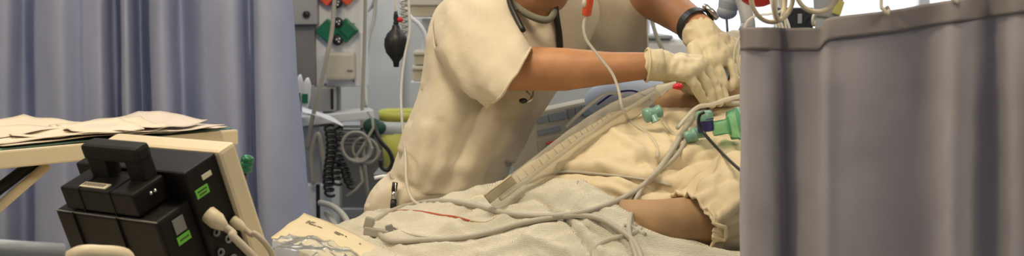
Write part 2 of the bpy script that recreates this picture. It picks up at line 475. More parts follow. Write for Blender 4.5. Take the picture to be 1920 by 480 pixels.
# ================================================================== bed
Cb = V((.22, 2.52, 0)); bu = V((-.92, -.39, 0)).normalized(); bv = V((-bu.y, bu.x, 0)) * 1.0
if bv.y > 0: bv = -bv
def BD(u, v, z): return Cb + bu * u + bv * v + V((0, 0, z))
bed = thing('hospital_bed', 'raised hospital bed the covered patient lies on', 'bed', BD(.3, 0, 0))
axb = (bu, bv, V((0, 0, 1)))
mb = MB(); mb.frame_box(Cb, axb, (.28, -.42, .74), (1.20, .42, .845), .03)
rings = []
sl = [(-.78, 1.13), (-.4, 1.02), (0, .90), (.30, .835)]
for (u, z) in sl:
    rings.append([BD(u, v, z - d) for v, d in ((-.42, .02), (-.40, 0), (.40, 0), (.42, .02), (.42, .1), (.40, .12), (-.40, .12), (-.42, .1))])
mb.loft(rings, True, True, True, False)
obj('mattress', mb, M['mattress'], bed)
mb = MB(); mb.frame_box(Cb, axb, (-.8, -.45, .62), (1.22, .45, .68), .01)
obj('bed_frame', mb, M['cream'], bed)
for u in (-.6, 1.0):
    for v in (-.36, .36):
        mb = MB(); mb.frame_box(Cb, axb, (u - .03, v - .03, .0), (u + .03, v + .03, .63), .006); obj('leg', mb, M['greyw'], bed)
mb = MB(); mb.frame_box(Cb, axb, (1.225, -.45, .5), (1.26, .45, .93), .012); obj('footboard', mb, M['cream'], bed)

# side rail at the bottom left corner of the view
mb = MB(); a = W(-120, 460, 1.66); b = W(118, 474, 1.74); mb.tube([a, b], .012, 12, 1, False); sr = obj('side_rail', mb, M['bluegrey'], bed)
sr['label'] = 'blue grey tubular side rail'
mb = MB(); q0 = W(108, 500, 1.735); q1 = W(150, 478, 1.745); q2 = W(232, 482, 1.77); q3 = W(242, 506, 1.772)
mb.tube([q0, q1, q1 * .5 + q2 * .5 + V((0, 0, .002)), q2, q3], [.010, .012, .012, .012, .010], 12, 6); obj('end_cap', mb, M['cream'], sr)
for q in (q0, q3, a):
    mb = MB(); mb.tube([V((q.x, q.y, q.z + .002)), V((q.x, q.y, .66))], .011, 10, 1, False); obj('post', mb, M['cream'], sr)

# ================================================================== patient gown (drapes the chest)
cols = [860, 960, 1050, 1120, 1180, 1250, 1320, 1400, 1490]
def rowg(ys, Ys): return [W(x, y, Y) for x, y, Y in zip(cols, ys, Ys)]
rows = [
    rowg([470, 420, 360, 320, 300, 280, 280, 280, 280], [2.66, 2.68, 2.70, 2.72, 2.73, 2.74, 2.76, 2.78, 2.80]),
    rowg([395, 335, 275, 232, 210, 207, 208, 205, 205], [2.53, 2.55, 2.57, 2.585, 2.60, 2.61, 2.625, 2.64, 2.66]),
    rowg([400, 352, 300, 262, 242, 236, 236, 232, 232], [2.44, 2.46, 2.475, 2.48, 2.49, 2.50, 2.51, 2.53, 2.55]),
    rowg([425, 385, 345, 308, 292, 286, 288, 290, 292], [2.42, 2.43, 2.42, 2.40, 2.39, 2.395, 2.40, 2.42, 2.44]),
    rowg([450, 415, 380, 355, 345, 342, 348, 355, 360], [2.40, 2.40, 2.39, 2.36, 2.335, 2.33, 2.335, 2.35, 2.37]),
    rowg([480, 450, 425, 408, 398, 398, 405, 412, 420], [2.40, 2.39, 2.38, 2.34, 2.31, 2.295, 2.30, 2.31, 2.33]),
    rowg([540, 520, 500, 485, 480, 485, 490, 495, 500], [2.40, 2.39, 2.38, 2.34, 2.31, 2.29, 2.29, 2.30, 2.32]),
]
G = bez_grid(rows, 170, 120)
GC = [([(985, 352), (1010, 328), (1060, 322), (1150, 327), (1270, 352)], 5, -.008), ([(1000, 318), (1060, 310), (1150, 315), (1270, 338)], 8, .005),
      ([(1195, 302), (1260, 306), (1345, 294)], 4, -.008), ([(1200, 290), (1270, 292), (1345, 282)], 7, .006), ([(1225, 345), (1280, 305), (1345, 268)], 5, -.006),
      ([(1240, 212), (1262, 260), (1275, 292)], 6, -.006), ([(1150, 250), (1200, 285), (1225, 330)], 7, .006), ([(1050, 290), (1110, 300), (1180, 345)], 8, .005),
      ([(1180, 372), (1220, 352), (1262, 355)], 5, -.006), ([(1095, 345), (1140, 352), (1195, 372)], 6, .005)]
def gd(u, v, p):
    a = folds(p, (1, .3, -.25), 16, .006, 1.3, .25)
    b = folds(p, (.7, -.2, -.9), 22, .005, 5.1, .2) * min(1, max(0, (u - .25) * 2))
    # a long tuck running across the belly to the right, as where the cloth is pulled tight
    return a + b + .003 * noise.noise(p * 45) + creases(p, GC)
mb, G = grid_mesh(G, gd); addsurf(G); gown_mb = mb

# patient body + parts
pt = thing('person', 'patient lying under a white gown and blanket with one bare arm showing', 'person', BD(.2, 0, .86))
def PB(u, v, z): return BD(u, v, z)
hd = W(1478, 165, 2.78)
arm = [W(1420, 395, 2.33), W(1338, 414, 2.262), W(1245, 420, 2.25), W(1160, 412, 2.285), W(1100, 420, 2.35), W(1050, 428, 2.41)]
caps = [
    (W(1330, 330, 2.60), .085, W(1180, 350, 2.53), .085), (W(1180, 350, 2.53), .085, W(1040, 425, 2.49), .06), (W(1330, 340, 2.50), .07, W(1180, 370, 2.47), .07),
    (W(1430, 330, 2.45), .07, W(1330, 300, 2.66), .06),
    (W(1330, 235, 2.655), .07, W(1300, 200, 2.66), .045), (W(1255, 195, 2.66), .032, W(1375, 192, 2.70), .04), (W(1340, 240, 2.68), .06, W(1420, 185, 2.74), .055),
    (arm[0], .052, arm[1], .044), (arm[1], .044, arm[2], .041), (arm[2], .041, arm[3], .034), (arm[3], .034, arm[4], .028), (arm[4], .028, arm[5], .024),
    (W(1050, 428, 2.41), .022, W(1010, 436, 2.46), .016),
    (BD(.30, -.09, .90), .05, BD(.70, -.10, .868), .028), (BD(.70, -.10, .868), .028, BD(1.02, -.10, .865), .022),
    (BD(.30, .09, .89), .045, BD(.70, .10, .868), .028), (BD(.70, .10, .868), .028, BD(1.02, .10, .865), .022),
    (BD(1.02, -.10, .865), .022, BD(1.07, -.12, .868), .018), (BD(1.02, .10, .865), .022, BD(1.07, .12, .868), .018),
]
q = Matrix.Rotation(math.radians(-20), 3, 'Y')
balls = [(hd, (.105, .075, .09), q), (hd + V((-.05, 0, .02)), (.05, .05, .055), q), (hd + V((.0, 0, .088)), (.018, .014, .02), None),
         (hd + V((-.065, 0, .035)), (.025, .035, .02), None), (hd + V((.02, -.075, 0)), (.025, .012, .032), None)]
blob('body', caps, balls, M['pskin'], pt, .006, 6)
mb = MB(); mb.ball(hd + V((.038, 0, .0)), (.098, .083, .095), q)
obj('hair', mb, M['hair'], pt)
mb = MB(); mb.ball(W(1384, 152, 2.76), (.020, .03, .032)); mb.ball(W(1396, 172, 2.75), (.02, .03, .02)); obj('beard', mb, M['hair'], pt)
for sg in (-1, 1):
    mb = MB(); e0 = hd - bu * .03 + bv * (sg * .032) + V((0, 0, .079)); mb.tube([e0 - bv * .014, e0 + bu * .005 + V((0, 0, .003)), e0 + bv * .014], .0025, 6, 5); obj('eyelashes', mb, M['hair'], pt)
mb = MB(); e0 = hd + bu * .052 + V((0, 0, .066)); mb.tube([e0 - bv * .024, e0 + bu * .002 + V((0, 0, .004)), e0 + bv * .024], .004, 6, 5); lp = obj('lips', mb, M['skin'], pt)
obj('gown', gown_mb, M['gown'], pt, .003)
# sleeve of the gown, wide open round the upper arm
def ellring(c, a1, a2, n, wob=0, seed=0, ph=0):
    r = []
    for k in range(n):
        th = 2 * math.pi * k / n + ph
        w = 1 + wob * noise.noise(V((math.cos(th) * 1.6 + seed, math.sin(th) * 1.6, seed))) + wob * .6 * math.sin(5 * th + seed)
        r.append(c + a1 * (math.cos(th) * w) + a2 * (math.sin(th) * w))
    return r
SCR = [([(1390, 296), (1330, 316), (1285, 345)], 6, .008), ([(1392, 330), (1340, 342), (1300, 362)], 6, -.009), ([(1392, 356), (1352, 372), (1325, 400)], 6, .008),
       ([(1392, 400), (1358, 420), (1335, 450)], 7, -.010), ([(1392, 440), (1350, 455), (1310, 466)], 6, .007), ([(1370, 310), (1350, 350), (1345, 400)], 5, -.006)]
sc_ = [(1520, 370, 2.36, 75, .10, 0), (1450, 365, 2.33, 74, .10, .03), (1395, 378, 2.29, 76, .095, .06), (1350, 395, 2.265, 68, .085, .10), (1318, 412, 2.25, 54, .072, .12), (1306, 414, 2.25, 56, .074, .13)]
rings = []
for i, (x, y, Y, h, dep, wb) in enumerate(sc_):
    a1 = W(x + .35 * h, y + h, Y) - W(x, y, Y)
    rings.append(ellring(W(x, y, Y), -a1, V(((.25 - .11 * i) * dep, dep, 0)), 56, wb, 2.2 + i * .25))
rg = []
for j in range(56):
    rg.append(resample_param(cr([rings[i][j] for i in range(len(rings))], 8), 44))
G = [[rg[j % 56][i] for j in range(57)] for i in range(44)]
mb, G = grid_mesh(G, lambda u, v, p: folds(p, (.9, -.2, .35), 20, .010, 3.3, .35) + .003 * noise.noise(p * 50) + creases(p, SCR)); addsurf(G)
obj('gown_sleeve', mb, M['gown'], pt, .003)
mb = MB(); mb.tube(G[-1], .0035, 6, 1, False); obj('sleeve_hem', mb, M['gown'], pt)

# ================================================================== waffle blanket over hips and legs
bc = [
    [(560, 440, 2.52), (690, 425, 2.70), (760, 410, 2.70), (850, 385, 2.68), (930, 372, 2.64), (1010, 368, 2.56), (1100, 362, 2.46), (1155, 395, 2.34), (1215, 434, 2.25), (1300, 462, 2.22), (1420, 480, 2.20)],
    [(560, 450, 2.44), (690, 403, 2.58), (760, 391, 2.585), (850, 366, 2.56), (930, 345, 2.52), (1010, 342, 2.46), (1090, 342, 2.375), (1140, 384, 2.255), (1205, 432, 2.19), (1300, 466, 2.165), (1420, 484, 2.15)],
    [(560, 480, 2.36), (680, 425, 2.47), (760, 410, 2.48), (850, 392, 2.46), (930, 378, 2.42), (1010, 372, 2.375), (1075, 372, 2.29), (1125, 412, 2.205), (1190, 452, 2.15), (1290, 485, 2.13), (1420, 500, 2.11)],
    [(540, 525, 2.26), (660, 465, 2.35), (760, 450, 2.36), (850, 435, 2.35), (930, 425, 2.32), (1010, 420, 2.28), (1080, 425, 2.235), (1130, 450, 2.18), (1190, 480, 2.12), (1280, 510, 2.09), (1420, 530, 2.06)],
    [(480, 575, 2.14), (640, 520, 2.23), (760, 505, 2.24), (850, 492, 2.23), (930, 485, 2.21), (1010, 485, 2.18), (1080, 490, 2.15), (1130, 505, 2.12), (1190, 530, 2.07), (1280, 555, 2.05), (1420, 570, 2.02)],
    [(400, 660, 1.96), (600, 620, 2.05), (760, 610, 2.08), (850, 600, 2.08), (930, 595, 2.08), (1010, 590, 2.07), (1080, 590, 2.06), (1130, 600, 2.05), (1190, 620, 2.02), (1280, 640, 2.0), (1420, 650, 1.99)],
]
G = bez_grid([[W(*p) for p in r] for r in bc], 220, 130)
def bd(u, v, p):
    a = folds(p, (1, .25, -.45), 11, .009, 2.2, .22)
    b = folds(p, (.8, -.5, -.5), 17, .006, 8.4, .25)
    return a + b + .002 * noise.noise(p * 40) + creases(p, BC)
BC = [([(930, 386), (965, 378), (1000, 373), (1020, 380), (1042, 404)], 4.5, -.009), ([(1045, 402), (1065, 414), (1088, 444), (1112, 480)], 5, -.010), ([(1065, 405), (1090, 432), (1130, 478)], 9, .007),
      ([(862, 377), (886, 366), (912, 368)], 4, -.007), ([(760, 460), (850, 452), (940, 436), (1040, 412)], 6, -.006), ([(780, 436), (860, 428), (950, 412)], 10, .006),
      ([(900, 480), (990, 455), (1060, 470)], 8, .008), ([(700, 440), (740, 470), (800, 490)], 7, -.008), ([(1100, 400), (1150, 440), (1190, 480)], 6, -.006), ([(1090, 345), (1130, 372), (1180, 412)], 5, .006)]
mb, G = grid_mesh(G, bd); addsurf(G)
tag(obj('blanket', mb, M['blanket'], None, .004), 'cream waffle weave blanket rumpled over the patient hips and legs', 'blanket')
# bottom sheet between blanket and footboard, under the monitor
mb = MB(); Gs = []
for i in range(30):
    row = []
    for j in range(40):
        u = .34 + j / 39 * .84; v = -.405 + i / 29 * .81
        z = .853 + .004 * noise.noise(V((u * 9, v * 9, 3))) + .05 * math.exp(-((abs(v) - .10) / .06) ** 2)
        if abs(v) > .43: z -= .08
        row.append(BD(u, v, z))
    Gs.append(row)
mb, Gs = grid_mesh(Gs)
tag(obj('bed_sheet', mb, M['sheet'], None, .003), 'white bottom sheet on the mattress at the foot of the bed', 'sheet')

# ================================================================== nurse
NY = 2.80
nu = thing('person', 'standing nurse in a cream short sleeved tunic leaning over the patient with gloved hands', 'person', (W(820, 400, NY).x, NY + .02, 0))
LV = [  # py, left px, right px, centre Y, half depth
    (412, 700, 935, 2.84, .125), (398, 690, 938, 2.84, .135), (380, 690, 940, 2.84, .14), (352, 708, 944, 2.83, .145), (330, 733, 948, 2.83, .145), (300, 747, 958, 2.82, .145), (270, 757, 975, 2.82, .145),
    (220, 772, 1000, 2.82, .15), (160, 793, 1045, 2.83, .155), (100, 800, 1090, 2.84, .16), (50, 806, 1115, 2.85, .165), (18, 822, 1120, 2.855, .165),
    (-10, 855, 1110, 2.86, .155), (-40, 900, 1090, 2.87, .13), (-62, 950, 1065, 2.87, .09), (-72, 975, 1050, 2.87, .06)]
NS = 72
rings = []
for (py, xl, xr, Yc, hdp) in LV:
    r = []
    for k in range(NS):
        a = 2 * math.pi * k / NS
        cx, sx = math.cos(a), math.sin(a)
        e = .85
        ux = math.copysign(abs(cx) ** e, cx); uy = math.copysign(abs(sx) ** e, sx)
        Yp = Yc + uy * hdp
        base = W((xl + xr) / 2, py, Yc); lft = W(xl, py, Yc); rgt = W(xr, py, Yc)
        r.append(V((base.x + ux * (rgt.x - lft.x) / 2, Yp, base.z)))
    rings.append(r)
rg = [resample_param(cr([rings[i][j] for i in range(len(rings))], 10), 130) for j in range(NS)]
G = [[rg[j % NS][i] for j in range(NS + 1)] for i in range(130)]
NC = [([(905, 190), (880, 250), (840, 330), (800, 385)], 12, -.012), ([(930, 200), (905, 270), (870, 350)], 14, .012), ([(960, 230), (935, 290), (915, 345)], 9, -.012),
      ([(840, 150), (875, 175), (925, 200)], 9, -.010), ([(800, 240), (790, 300), (765, 370)], 12, .010), ([(825, 230), (815, 300), (785, 375)], 9, -.008), ([(740, 335), (770, 350), (820, 380)], 8, -.008)]
def sd(u, v, p):
    w = max(0, 1 - v * 1.15)
    a = folds(p, (.42, 0, 1), 8, .014, 4.2, .08, .2) * (.35 + w)
    b = folds(p, (.6, 0, .9), 12, .004, 9.7, .12, .3)
    hem = .012 * math.sin(u * 40) * max(0, 1 - v * 12)
    return a + b + hem + .002 * noise.noise(p * 30) - .004 + creases(p, NC)
mb, G = grid_mesh(G, sd); addsurf(G)
obj('tunic', mb, M['shirt'], nu, .003)
nurseG = G
# near sleeve
def sleeve(secs, ringn, dispf):
    rings = []
    for (c, a1, a2, wb, sd_) in secs: rings.append(ellring(c, a1, a2, ringn, wb, sd_))
    rg = [resample_param(cr([rings[i][j] for i in range(len(rings))], 8), 60) for j in range(ringn)]
    G = [[rg[j % ringn][i] for j in range(ringn + 1)] for i in range(60)]
    return grid_mesh(G, dispf)
def dpx(x0, y0, x1, y1, Y): return W(x1, y1, Y) - W(x0, y0, Y)
S1 = [
    (W(905, -45, 2.80), dpx(0, 0, -34, 10, 2.8), V((.0, .06, .0)), .0, 1),
    (W(888, -24, 2.785), dpx(0, 0, -58, 34, 2.78), V((.0, .085, .01)), .01, 1),
    (W(884, 10, 2.75), dpx(0, 0, -68, 52, 2.77), V((.0, .095, .01)), .02, 1),
    (W(892, 48, 2.71), dpx(0, 0, -64, 58, 2.72), V((.0, .10, .015)), .03, 1.2),
    (W(912, 92, 2.66), dpx(0, 0, -52, 62, 2.66), V((.0, .09, .015)), .04, 1.4),
    (W(937, 124, 2.615), dpx(0, 0, -42, 58, 2.62), V((.0, .08, .015)), .05, 1.6),
    (W(954, 140, 2.595), dpx(0, 0, -36, 53, 2.6), V((.0, .074, .015)), .05, 1.8),
]
mb, G = sleeve(S1, 48, lambda u, v, p: folds(p, (.6, -.3, -.8), 14, .009, 6.1, .25) + .002 * noise.noise(p * 40)); addsurf(G)
obj('sleeve', mb, M['shirt'], nu, .003)
mb = MB(); mb.tube(G[-1], .003, 6, 1, False); obj('sleeve_hem', mb, M['shirt'], nu)
S2 = [
    (W(1000, -20, 2.93), dpx(0, 0, 0, 70, 2.9), V((0, .06, 0)), .0, 1),
    (W(1060, -5, 2.94), dpx(0, 0, 0, 105, 2.9), V((0, .09, 0)), .02, 1),
    (W(1120, 8, 2.95), dpx(0, 0, 0, 108, 2.9), V((0, .095, 0)), .03, 2),
    (W(1175, 18, 2.94), dpx(0, 0, -4, 92, 2.9), V((0, .09, 0)), .03, 2.5),
    (W(1210, 22, 2.93), dpx(0, 0, 6, 76, 2.9), V((.01, .085, 0)), .04, 3),
]
mb, G = sleeve(S2, 48, lambda u, v, p: folds(p, (.9, 0, -.5), 14, .009, 2.1, .25))
obj('sleeve', mb, M['shirt'], nu, .003)
mb = MB(); mb.tube(G[-1], .003, 6, 1, False); obj('sleeve_hem', mb, M['shirt'], nu)
# body: legs, trunk, neck, head, both arms as one skin
head = W(1075, -150, 2.66)
hipL = W(818, 440, 2.98); hipR = W(800, 440, 2.92)
aR = [W(898, 20, 2.75), W(958, 128, 2.62), W(1060, 130, 2.58), W(1140, 128, 2.565), W(1228, 122, 2.555)]
aL = [W(1075, -20, 2.94), W(1185, -22, 2.92), W(1250, 12, 2.81), W(1316, 58, 2.69)]
caps = [
    (hipL, .085, V((hipL.x + .02, 3.12, .52)), .06), (V((hipL.x + .02, 3.12, .52)), .06, V((hipL.x - .02, 3.16, .09)), .038),
    (hipR, .085, V((hipR.x - .07, 3.08, .52)), .06), (V((hipR.x - .07, 3.08, .52)), .06, V((hipR.x - .13, 3.12, .09)), .038),
    (V((hipL.x - .02, 3.16, .06)), .035, V((hipL.x + .13, 3.14, .035)), .03), (V((hipR.x - .13, 3.12, .06)), .035, V((hipR.x + .0, 3.1, .035)), .03),
    (W(808, 430, 2.93), .085, W(850, 300, 2.84), .085), (W(850, 300, 2.83), .085, W(930, 100, 2.84), .095), (W(930, 100, 2.84), .095, W(960, 30, 2.85), .09),
    (W(892, 10, 2.80), .045, W(1075, -5, 2.94), .045),
    (W(985, 45, 2.76), .055, W(1020, -30, 2.715), .056), (W(1020, -30, 2.715), .056, head, .058),
    (aR[0], .052, aR[1], .043), (aR[1], .043, aR[2], .0405), (aR[2], .0405, aR[3], .031), (aR[3], .031, aR[4], .0245),
    (aL[0], .05, aL[1], .046), (aL[1], .046, aL[2], .040), (aL[2], .040, aL[3], .030),
]
hq = Matrix.Rotation(math.radians(35), 3, 'Y')
balls = [(head + V((.0, 0, .02)), (.098, .078, .115), hq), (head + V((.03, 0, -.06)), (.06, .055, .055), None), (head + V((.092, 0, -.025)), (.022, .014, .018), None),
         (head + V((.082, 0, -.068)), (.014, .024, .009), None), (head + V((-.01, -.078, -.0)), (.02, .012, .03), None), (head + V((-.01, .078, -.0)), (.02, .012, .03), None)]
blob('body', caps, balls, M['skin'], nu, .0075, 5)
mb = MB(); mb.ball(head + V((-.025, 0, .045)), (.1, .085, .105), hq); obj('hair', mb, M['hair'], nu)
for sgn in (-1, 1):
    mb = MB(); mb.ball(head + V((.083, sgn * .032, .005)), (.008, .013, .008)); obj('eye', mb, M['white'], nu)
# trousers and clogs
mb = MB()
for h, y2, y3, dx in ((hipL, 3.12, 3.16, .0), (hipR, 3.08, 3.12, -.11)):
    mb.tube([h + V((0, 0, .02)), V((h.x + dx * .5, y2, .52)), V((h.x - .02 + dx, y3, .10))], [.105, .082, .062], 18, 8)
obj('trousers', mb, M['trousers'], nu)
for h, y3, dx in ((hipL, 3.15, .0), (hipR, 3.11, -.11)):
    mb = MB(); mb.ball((h.x + .05 + dx, y3, .045), (.14, .05, .045)); obj('shoe', mb, M['shoe'], nu)
# collar
mb = MB()
mb.tube([W(945, -30, 2.74), W(960, 2, 2.705), W(985, 24, 2.675), W(1012, 36, 2.66), W(1030, 36, 2.665), W(1040, 20, 2.69), W(1046, -8, 2.73), W(1050, -40, 2.78)], [.006, .0065, .007, .007, .0065, .006, .006], 8, 6)
obj('collar', mb, M['collar'], nu)

def hand(name, wrist, w2, kn, fingers, thumb, m, parent, rw=.026, palm=.016, creases=0):
    caps = [(wrist, rw, w2, rw * .98)]
    mid = (kn[1] + kn[2]) / 2
    for k in kn: caps.append((w2, rw * .8, k, palm * .82))
    for a, b in zip(kn[:-1], kn[1:]): caps.append((a, palm * .8, b, palm * .78)); caps.append(((w2 + a) / 2, palm * 1.1, (w2 + b) / 2, palm * 1.05))
    for k, f in zip(kn, fingers):
        P = [k] + f
        rr = [.0115, .0102, .0092, .0078]
        for i in range(len(P) - 1): caps.append((P[i], rr[i], P[i + 1], rr[i + 1]))
    rr = [.015, .0135, .0115, .0088]
    for i in range(len(thumb) - 1): caps.append((thumb[i], rr[i], thumb[i + 1], rr[i + 1]))
    return blob(name, caps, [], m, parent, .0028, 3, .5, lambda p: .0012 * noise.noise(p * 60) + .0016 * (1 - 2 * abs(noise.noise(V((p.x * 95, p.y * 40, p.z * 40))))) - .0006)
kn = [W(1308, 117, 2.60), W(1312, 120, 2.577), W(1304, 128, 2.553), W(1288, 137, 2.535)]
fg = [[W(1340, 142, 2.605), W(1354, 170, 2.595), W(1361, 188, 2.585)], [W(1335, 148, 2.577), W(1346, 175, 2.572), W(1350, 193, 2.566)],
      [W(1322, 154, 2.55), W(1333, 177, 2.55), W(1335, 195, 2.548)], [W(1302, 158, 2.53), W(1312, 176, 2.535), W(1318, 190, 2.54)]]
th = [W(1240, 136, 2.59), W(1280, 158, 2.615), W(1315, 172, 2.605), W(1342, 184, 2.595)]
hand('glove', W(1226, 122, 2.555), W(1242, 123, 2.558), kn, fg, th, M['glove'], nu, .029, .02)
mb = MB()  # rolled cuff
for xx, rr in ((1214, .0295),):
    axw = (W(1242, 123, 2.558) - W(1214, 122, 2.555)).normalized(); u1 = axw.orthogonal().normalized(); u2 = axw.cross(u1)
    rgs = [ellring(W(x_, 122 + .02 * (x_ - 1214), 2.556), u1 * rr_, u2 * rr_, 32, .03, 3 + x_ * .01) for x_, rr_ in ((1213, .0295), (1218, .0285), (1228, .028), (1240, .0292))]
    mb.loft(rgs, False, False); mb.tube(rgs[0] + [rgs[0][0]], .002, 6, 1, False)
obj('glove_cuff', mb, M['glove'], nu, .0015)
kn = [W(1338, 116, 2.625), W(1354, 106, 2.645), W(1366, 98, 2.668), W(1374, 92, 2.69)]
fg = [[W(1352, 140, 2.605), W(1358, 158, 2.60), W(1352, 174, 2.595)], [W(1374, 126, 2.625), W(1377, 150, 2.62), W(1368, 166, 2.612)],
      [W(1386, 116, 2.65), W(1388, 140, 2.645), W(1380, 158, 2.64)], [W(1392, 108, 2.675), W(1394, 128, 2.67), W(1390, 146, 2.665)]]
th = [W(1302, 92, 2.645), W(1310, 124, 2.615), W(1326, 146, 2.60), W(1344, 160, 2.592)]
hand('glove', W(1314, 66, 2.69), W(1322, 76, 2.68), kn, fg, th, M['glove'], nu, .036, .026)
# wrist watch
wt = thing('wrist_watch', 'black strapped wrist watch with a steel case on the farther forearm', 'watch', W(1318, 55, 2.69))
axw = (aL[3] - aL[2]).normalized(); wc = W(1304, 50, 2.708)
u1 = (V((0, -1, .55)) - axw * axw.dot(V((0, -1, .55)))).normalized(); u2 = axw.cross(u1)
rgs = []
for k in range(41):
    a = 2 * math.pi * k / 40; d = u1 * math.cos(a) + u2 * math.sin(a)
    rgs.append([wc + d * r_ + axw * o_ for r_, o_ in ((.0335, -.009), (.0365, -.009), (.0365, .009), (.0335, .009))])
mb = MB(); mb.loft(rgs, False, False, True, False); obj('strap', mb, M['rubber'], wt)
dd = (u1 * .35 + u2 * (1 if u2.x > 0 else -1) * .9).normalized()
mtx = Matrix.Translation(wc + dd * .036) @ dd.to_track_quat('Z', 'Y').to_matrix().to_4x4()
mb = MB(); mb.lathe([(.0, 0), (.019, 0), (.02, .003), (.0195, .008), (.016, .0095), (.0, .0095)], mtx, 28); obj('case', mb, M['steel'], wt)
mb = MB(); mb.lathe([(.0, .0096), (.0145, .0098), (.0145, .0102), (.0, .0103)], mtx, 28); obj('dial', mb, M['greyd'], wt)

# stethoscope round the neck
st = thing('stethoscope', 'black stethoscope hanging round the nurse neck', 'stethoscope', W(1000, 190, 2.62))
def onshirt(pts, r): return drape(pts, r, 2.7, 5, 1.2)
mb = MB(); mb.tube([W(952, -40, 2.70), W(955, 0, 2.655), W(966, 28, 2.625), W(981, 58, 2.60)], .0055, 8, 6); obj('tubing', mb, M['rubber'], st)
mb = MB(); mb.tube(onshirt([(1036, -30), (1040, 0), (1043, 30), (1048, 62), (1050, 95), (1046, 120)], .0062), .0062, 8, 1, False); obj('tubing', mb, M['rubber'], st)
mb = MB(); mb.tube([W(984, 158, 2.64), W(988, 172, 2.62), W(996, 182, 2.615), W(992, 190, 2.61), W(984, 189, 2.612)], .0022, 8, 6); mb.tube([W(999, 158, 2.64), W(1000, 172, 2.62), W(997, 186, 2.612), W(990, 190, 2.61)], .002, 8, 6)
obj('binaural_tube', mb, M['steel'], st)
mb = MB(); mb.ball(W(981, 189, 2.608), (.008, .006, .005)); obj('ear_tip', mb, M['rubber'], st)
# pen at the hem
h = hit(739, 365); Yp = (h[0].y if h else 2.72) - .012
pn = thing('pen', 'black and silver pen clipped upright to the tunic hem', 'pen', W(739, 392, Yp))
mb = MB(); mb.tube([W(741, 342, Yp), W(739, 358, Yp)], .0055, 12, 1, False); mb.tube([W(738, 375, Yp), W(737, 390, Yp)], .006, 12, 1, False); obj('barrel', mb, M['rubber'], pn)
mb = MB(); mb.tube([W(739, 358, Yp), W(738, 375, Yp)], .005, 12, 1, False); obj('grip', mb, M['steel'], pn)
mb = MB(); mb.tube([W(742, 343, Yp - .006), W(741, 372, Yp - .007)], .0012, 6, 1, False); obj('clip', mb, M['steel'], pn)

# ================================================================== monitor seen from behind
a_ = math.radians(35); th_ = math.radians(22)
Rr = V((math.cos(a_), -math.sin(a_), 0)); Uu = V((-math.sin(a_) * math.sin(th_), -math.cos(a_) * math.sin(th_), math.cos(th_)))
Nn = V((-math.sin(a_) * math.cos(th_), -math.cos(a_) * math.cos(th_), -math.sin(th_)))
A = W(440, 265, 1.97)
axm = (Rr, Nn, Uu)
dv = thing('patient_monitor', 'black transport monitor with a cream front bezel and carry handle seen from behind', 'monitor', A + Rr * -.12 + Uu * -.24 + V((0, 0, -.03)))
def dbox(lo, hi, m, name, bev=.004, par=None):
    mb = MB(); mb.frame_box(A, axm, lo, hi, bev); return obj(name, mb, m, par or dv)
dbox((-.25, 0, -.25), (0, .034, 0), M['cream'], 'bezel', .006)
dbox((-.225, -.004, -.22), (-.02, .001, -.03), M['navy'], 'screen', .001)
hs = dbox((-.238, .032, -.245), (-.008, .096, -.002), M['black'], 'housing', .004)
mo = dbox((-.206, .090, -.042), (-.051, .155, -.007), M['black'], 'battery_module', .004)
lo_ = dbox((-.232, .090, -.22), (-.017, .158, -.045), M['black'], 'rear_module', .005)
mb = MB()
mb.frame_box(A, axm, (-.166, .088, -.0425), (-.1642, .1562, -.0058), .0003); mb.frame_box(A, axm, (-.1, .088, -.0425), (-.0982, .1562, -.0058), .0003)
obj('seam', mb, M['blackm'], dv)
mb = MB(); mb.frame_box(A, axm, (-.192, .088, -.222), (-.1902, .1612, -.0445), .0003); mb.frame_box(A, axm, (-.098, .088, -.222), (-.0962, .1612, -.0445), .0003); obj('seam', mb, M['blackm'], dv)
dbox((-.2325, .1565, -.0462), (-.0165, .1585, -.0444), M['greyd'], 'ledge', .0006)
mb = MB()
mb.frame_box(A, axm, (-.176, .094, -.010), (-.136, .118, .040), .004)
mb.frame_box(A, axm, (-.096, .094, -.010), (-.062, .118, .040), .004)
mb.frame_box(A, axm, (-.178, .093, .019), (-.061, .120, .043), .006)
obj('handle', mb, M['blackm'], dv)
lb = dbox((-.168, .136, -.0075), (-.114, .149, -.0056), M['label'], 'label_plate', 0)
mb = MB()
for k in range(9): mb.frame_box(A, axm, (-.165 + k * .0052, .139, -.0056), (-.1625 + k * .0052, .146, -.0052), 0)
obj('printed_bars', mb, M['ink'], lb)
def side(n0, n1, u0, u1, m, name, d=.0012, par=None, r0=-.008): return dbox((r0 - .0005, n0, u0), (r0 + .0005 + d, n1, u1), m, name, .0002, par)
side(.051, .069, -.0265, -.0195, M['label'], 'label_plate')
g1 = side(.064, .088, -.0465, -.0335, M['lime'], 'sticker'); side(.067, .085, -.0385, -.0365, M['ink'], 'printed_line', .0016, g1); side(.069, .083, -.0435, -.0415, M['ink'], 'printed_line', .0016, g1)
side(.114, .134, -.078, -.056, M['greyd'], 'rating_plate', r0=-.017)
g2 = side(.112, .136, -.0935, -.0815, M['lime'], 'sticker', r0=-.017); side(.115, .132, -.0885, -.0865, M['ink'], 'printed_line', .0016, g2, -.017)
def sock(r_, n_, u_, rad, nm='socket'):
    c = A + Rr * r_ + Nn * n_ + Uu * u_
    mtx = Matrix.Translation(c) @ Rr.to_track_quat('Z', 'Y').to_matrix().to_4x4()
    mb = MB(); mb.lathe([(rad * .55, .0), (rad * .55, .002), (rad, .003), (rad, 0.0)], mtx, 20); return obj(nm, mb, M['greyd'], dv)
for (n_, u_, rd) in ((.076, -.105, .006), (.060, -.125, .006), (.080, -.135, .006), (.062, -.155, .006), (.046, -.14, .005)): sock(-.008, n_, u_, rd)
c = A + Rr * -.050 + Nn * .118 + Uu * -.020
for k in (0, 1):
    mb = MB(); mb.ball(c + Nn * (.008 * k), .0032); obj('stud', mb, M['steel'], dv)
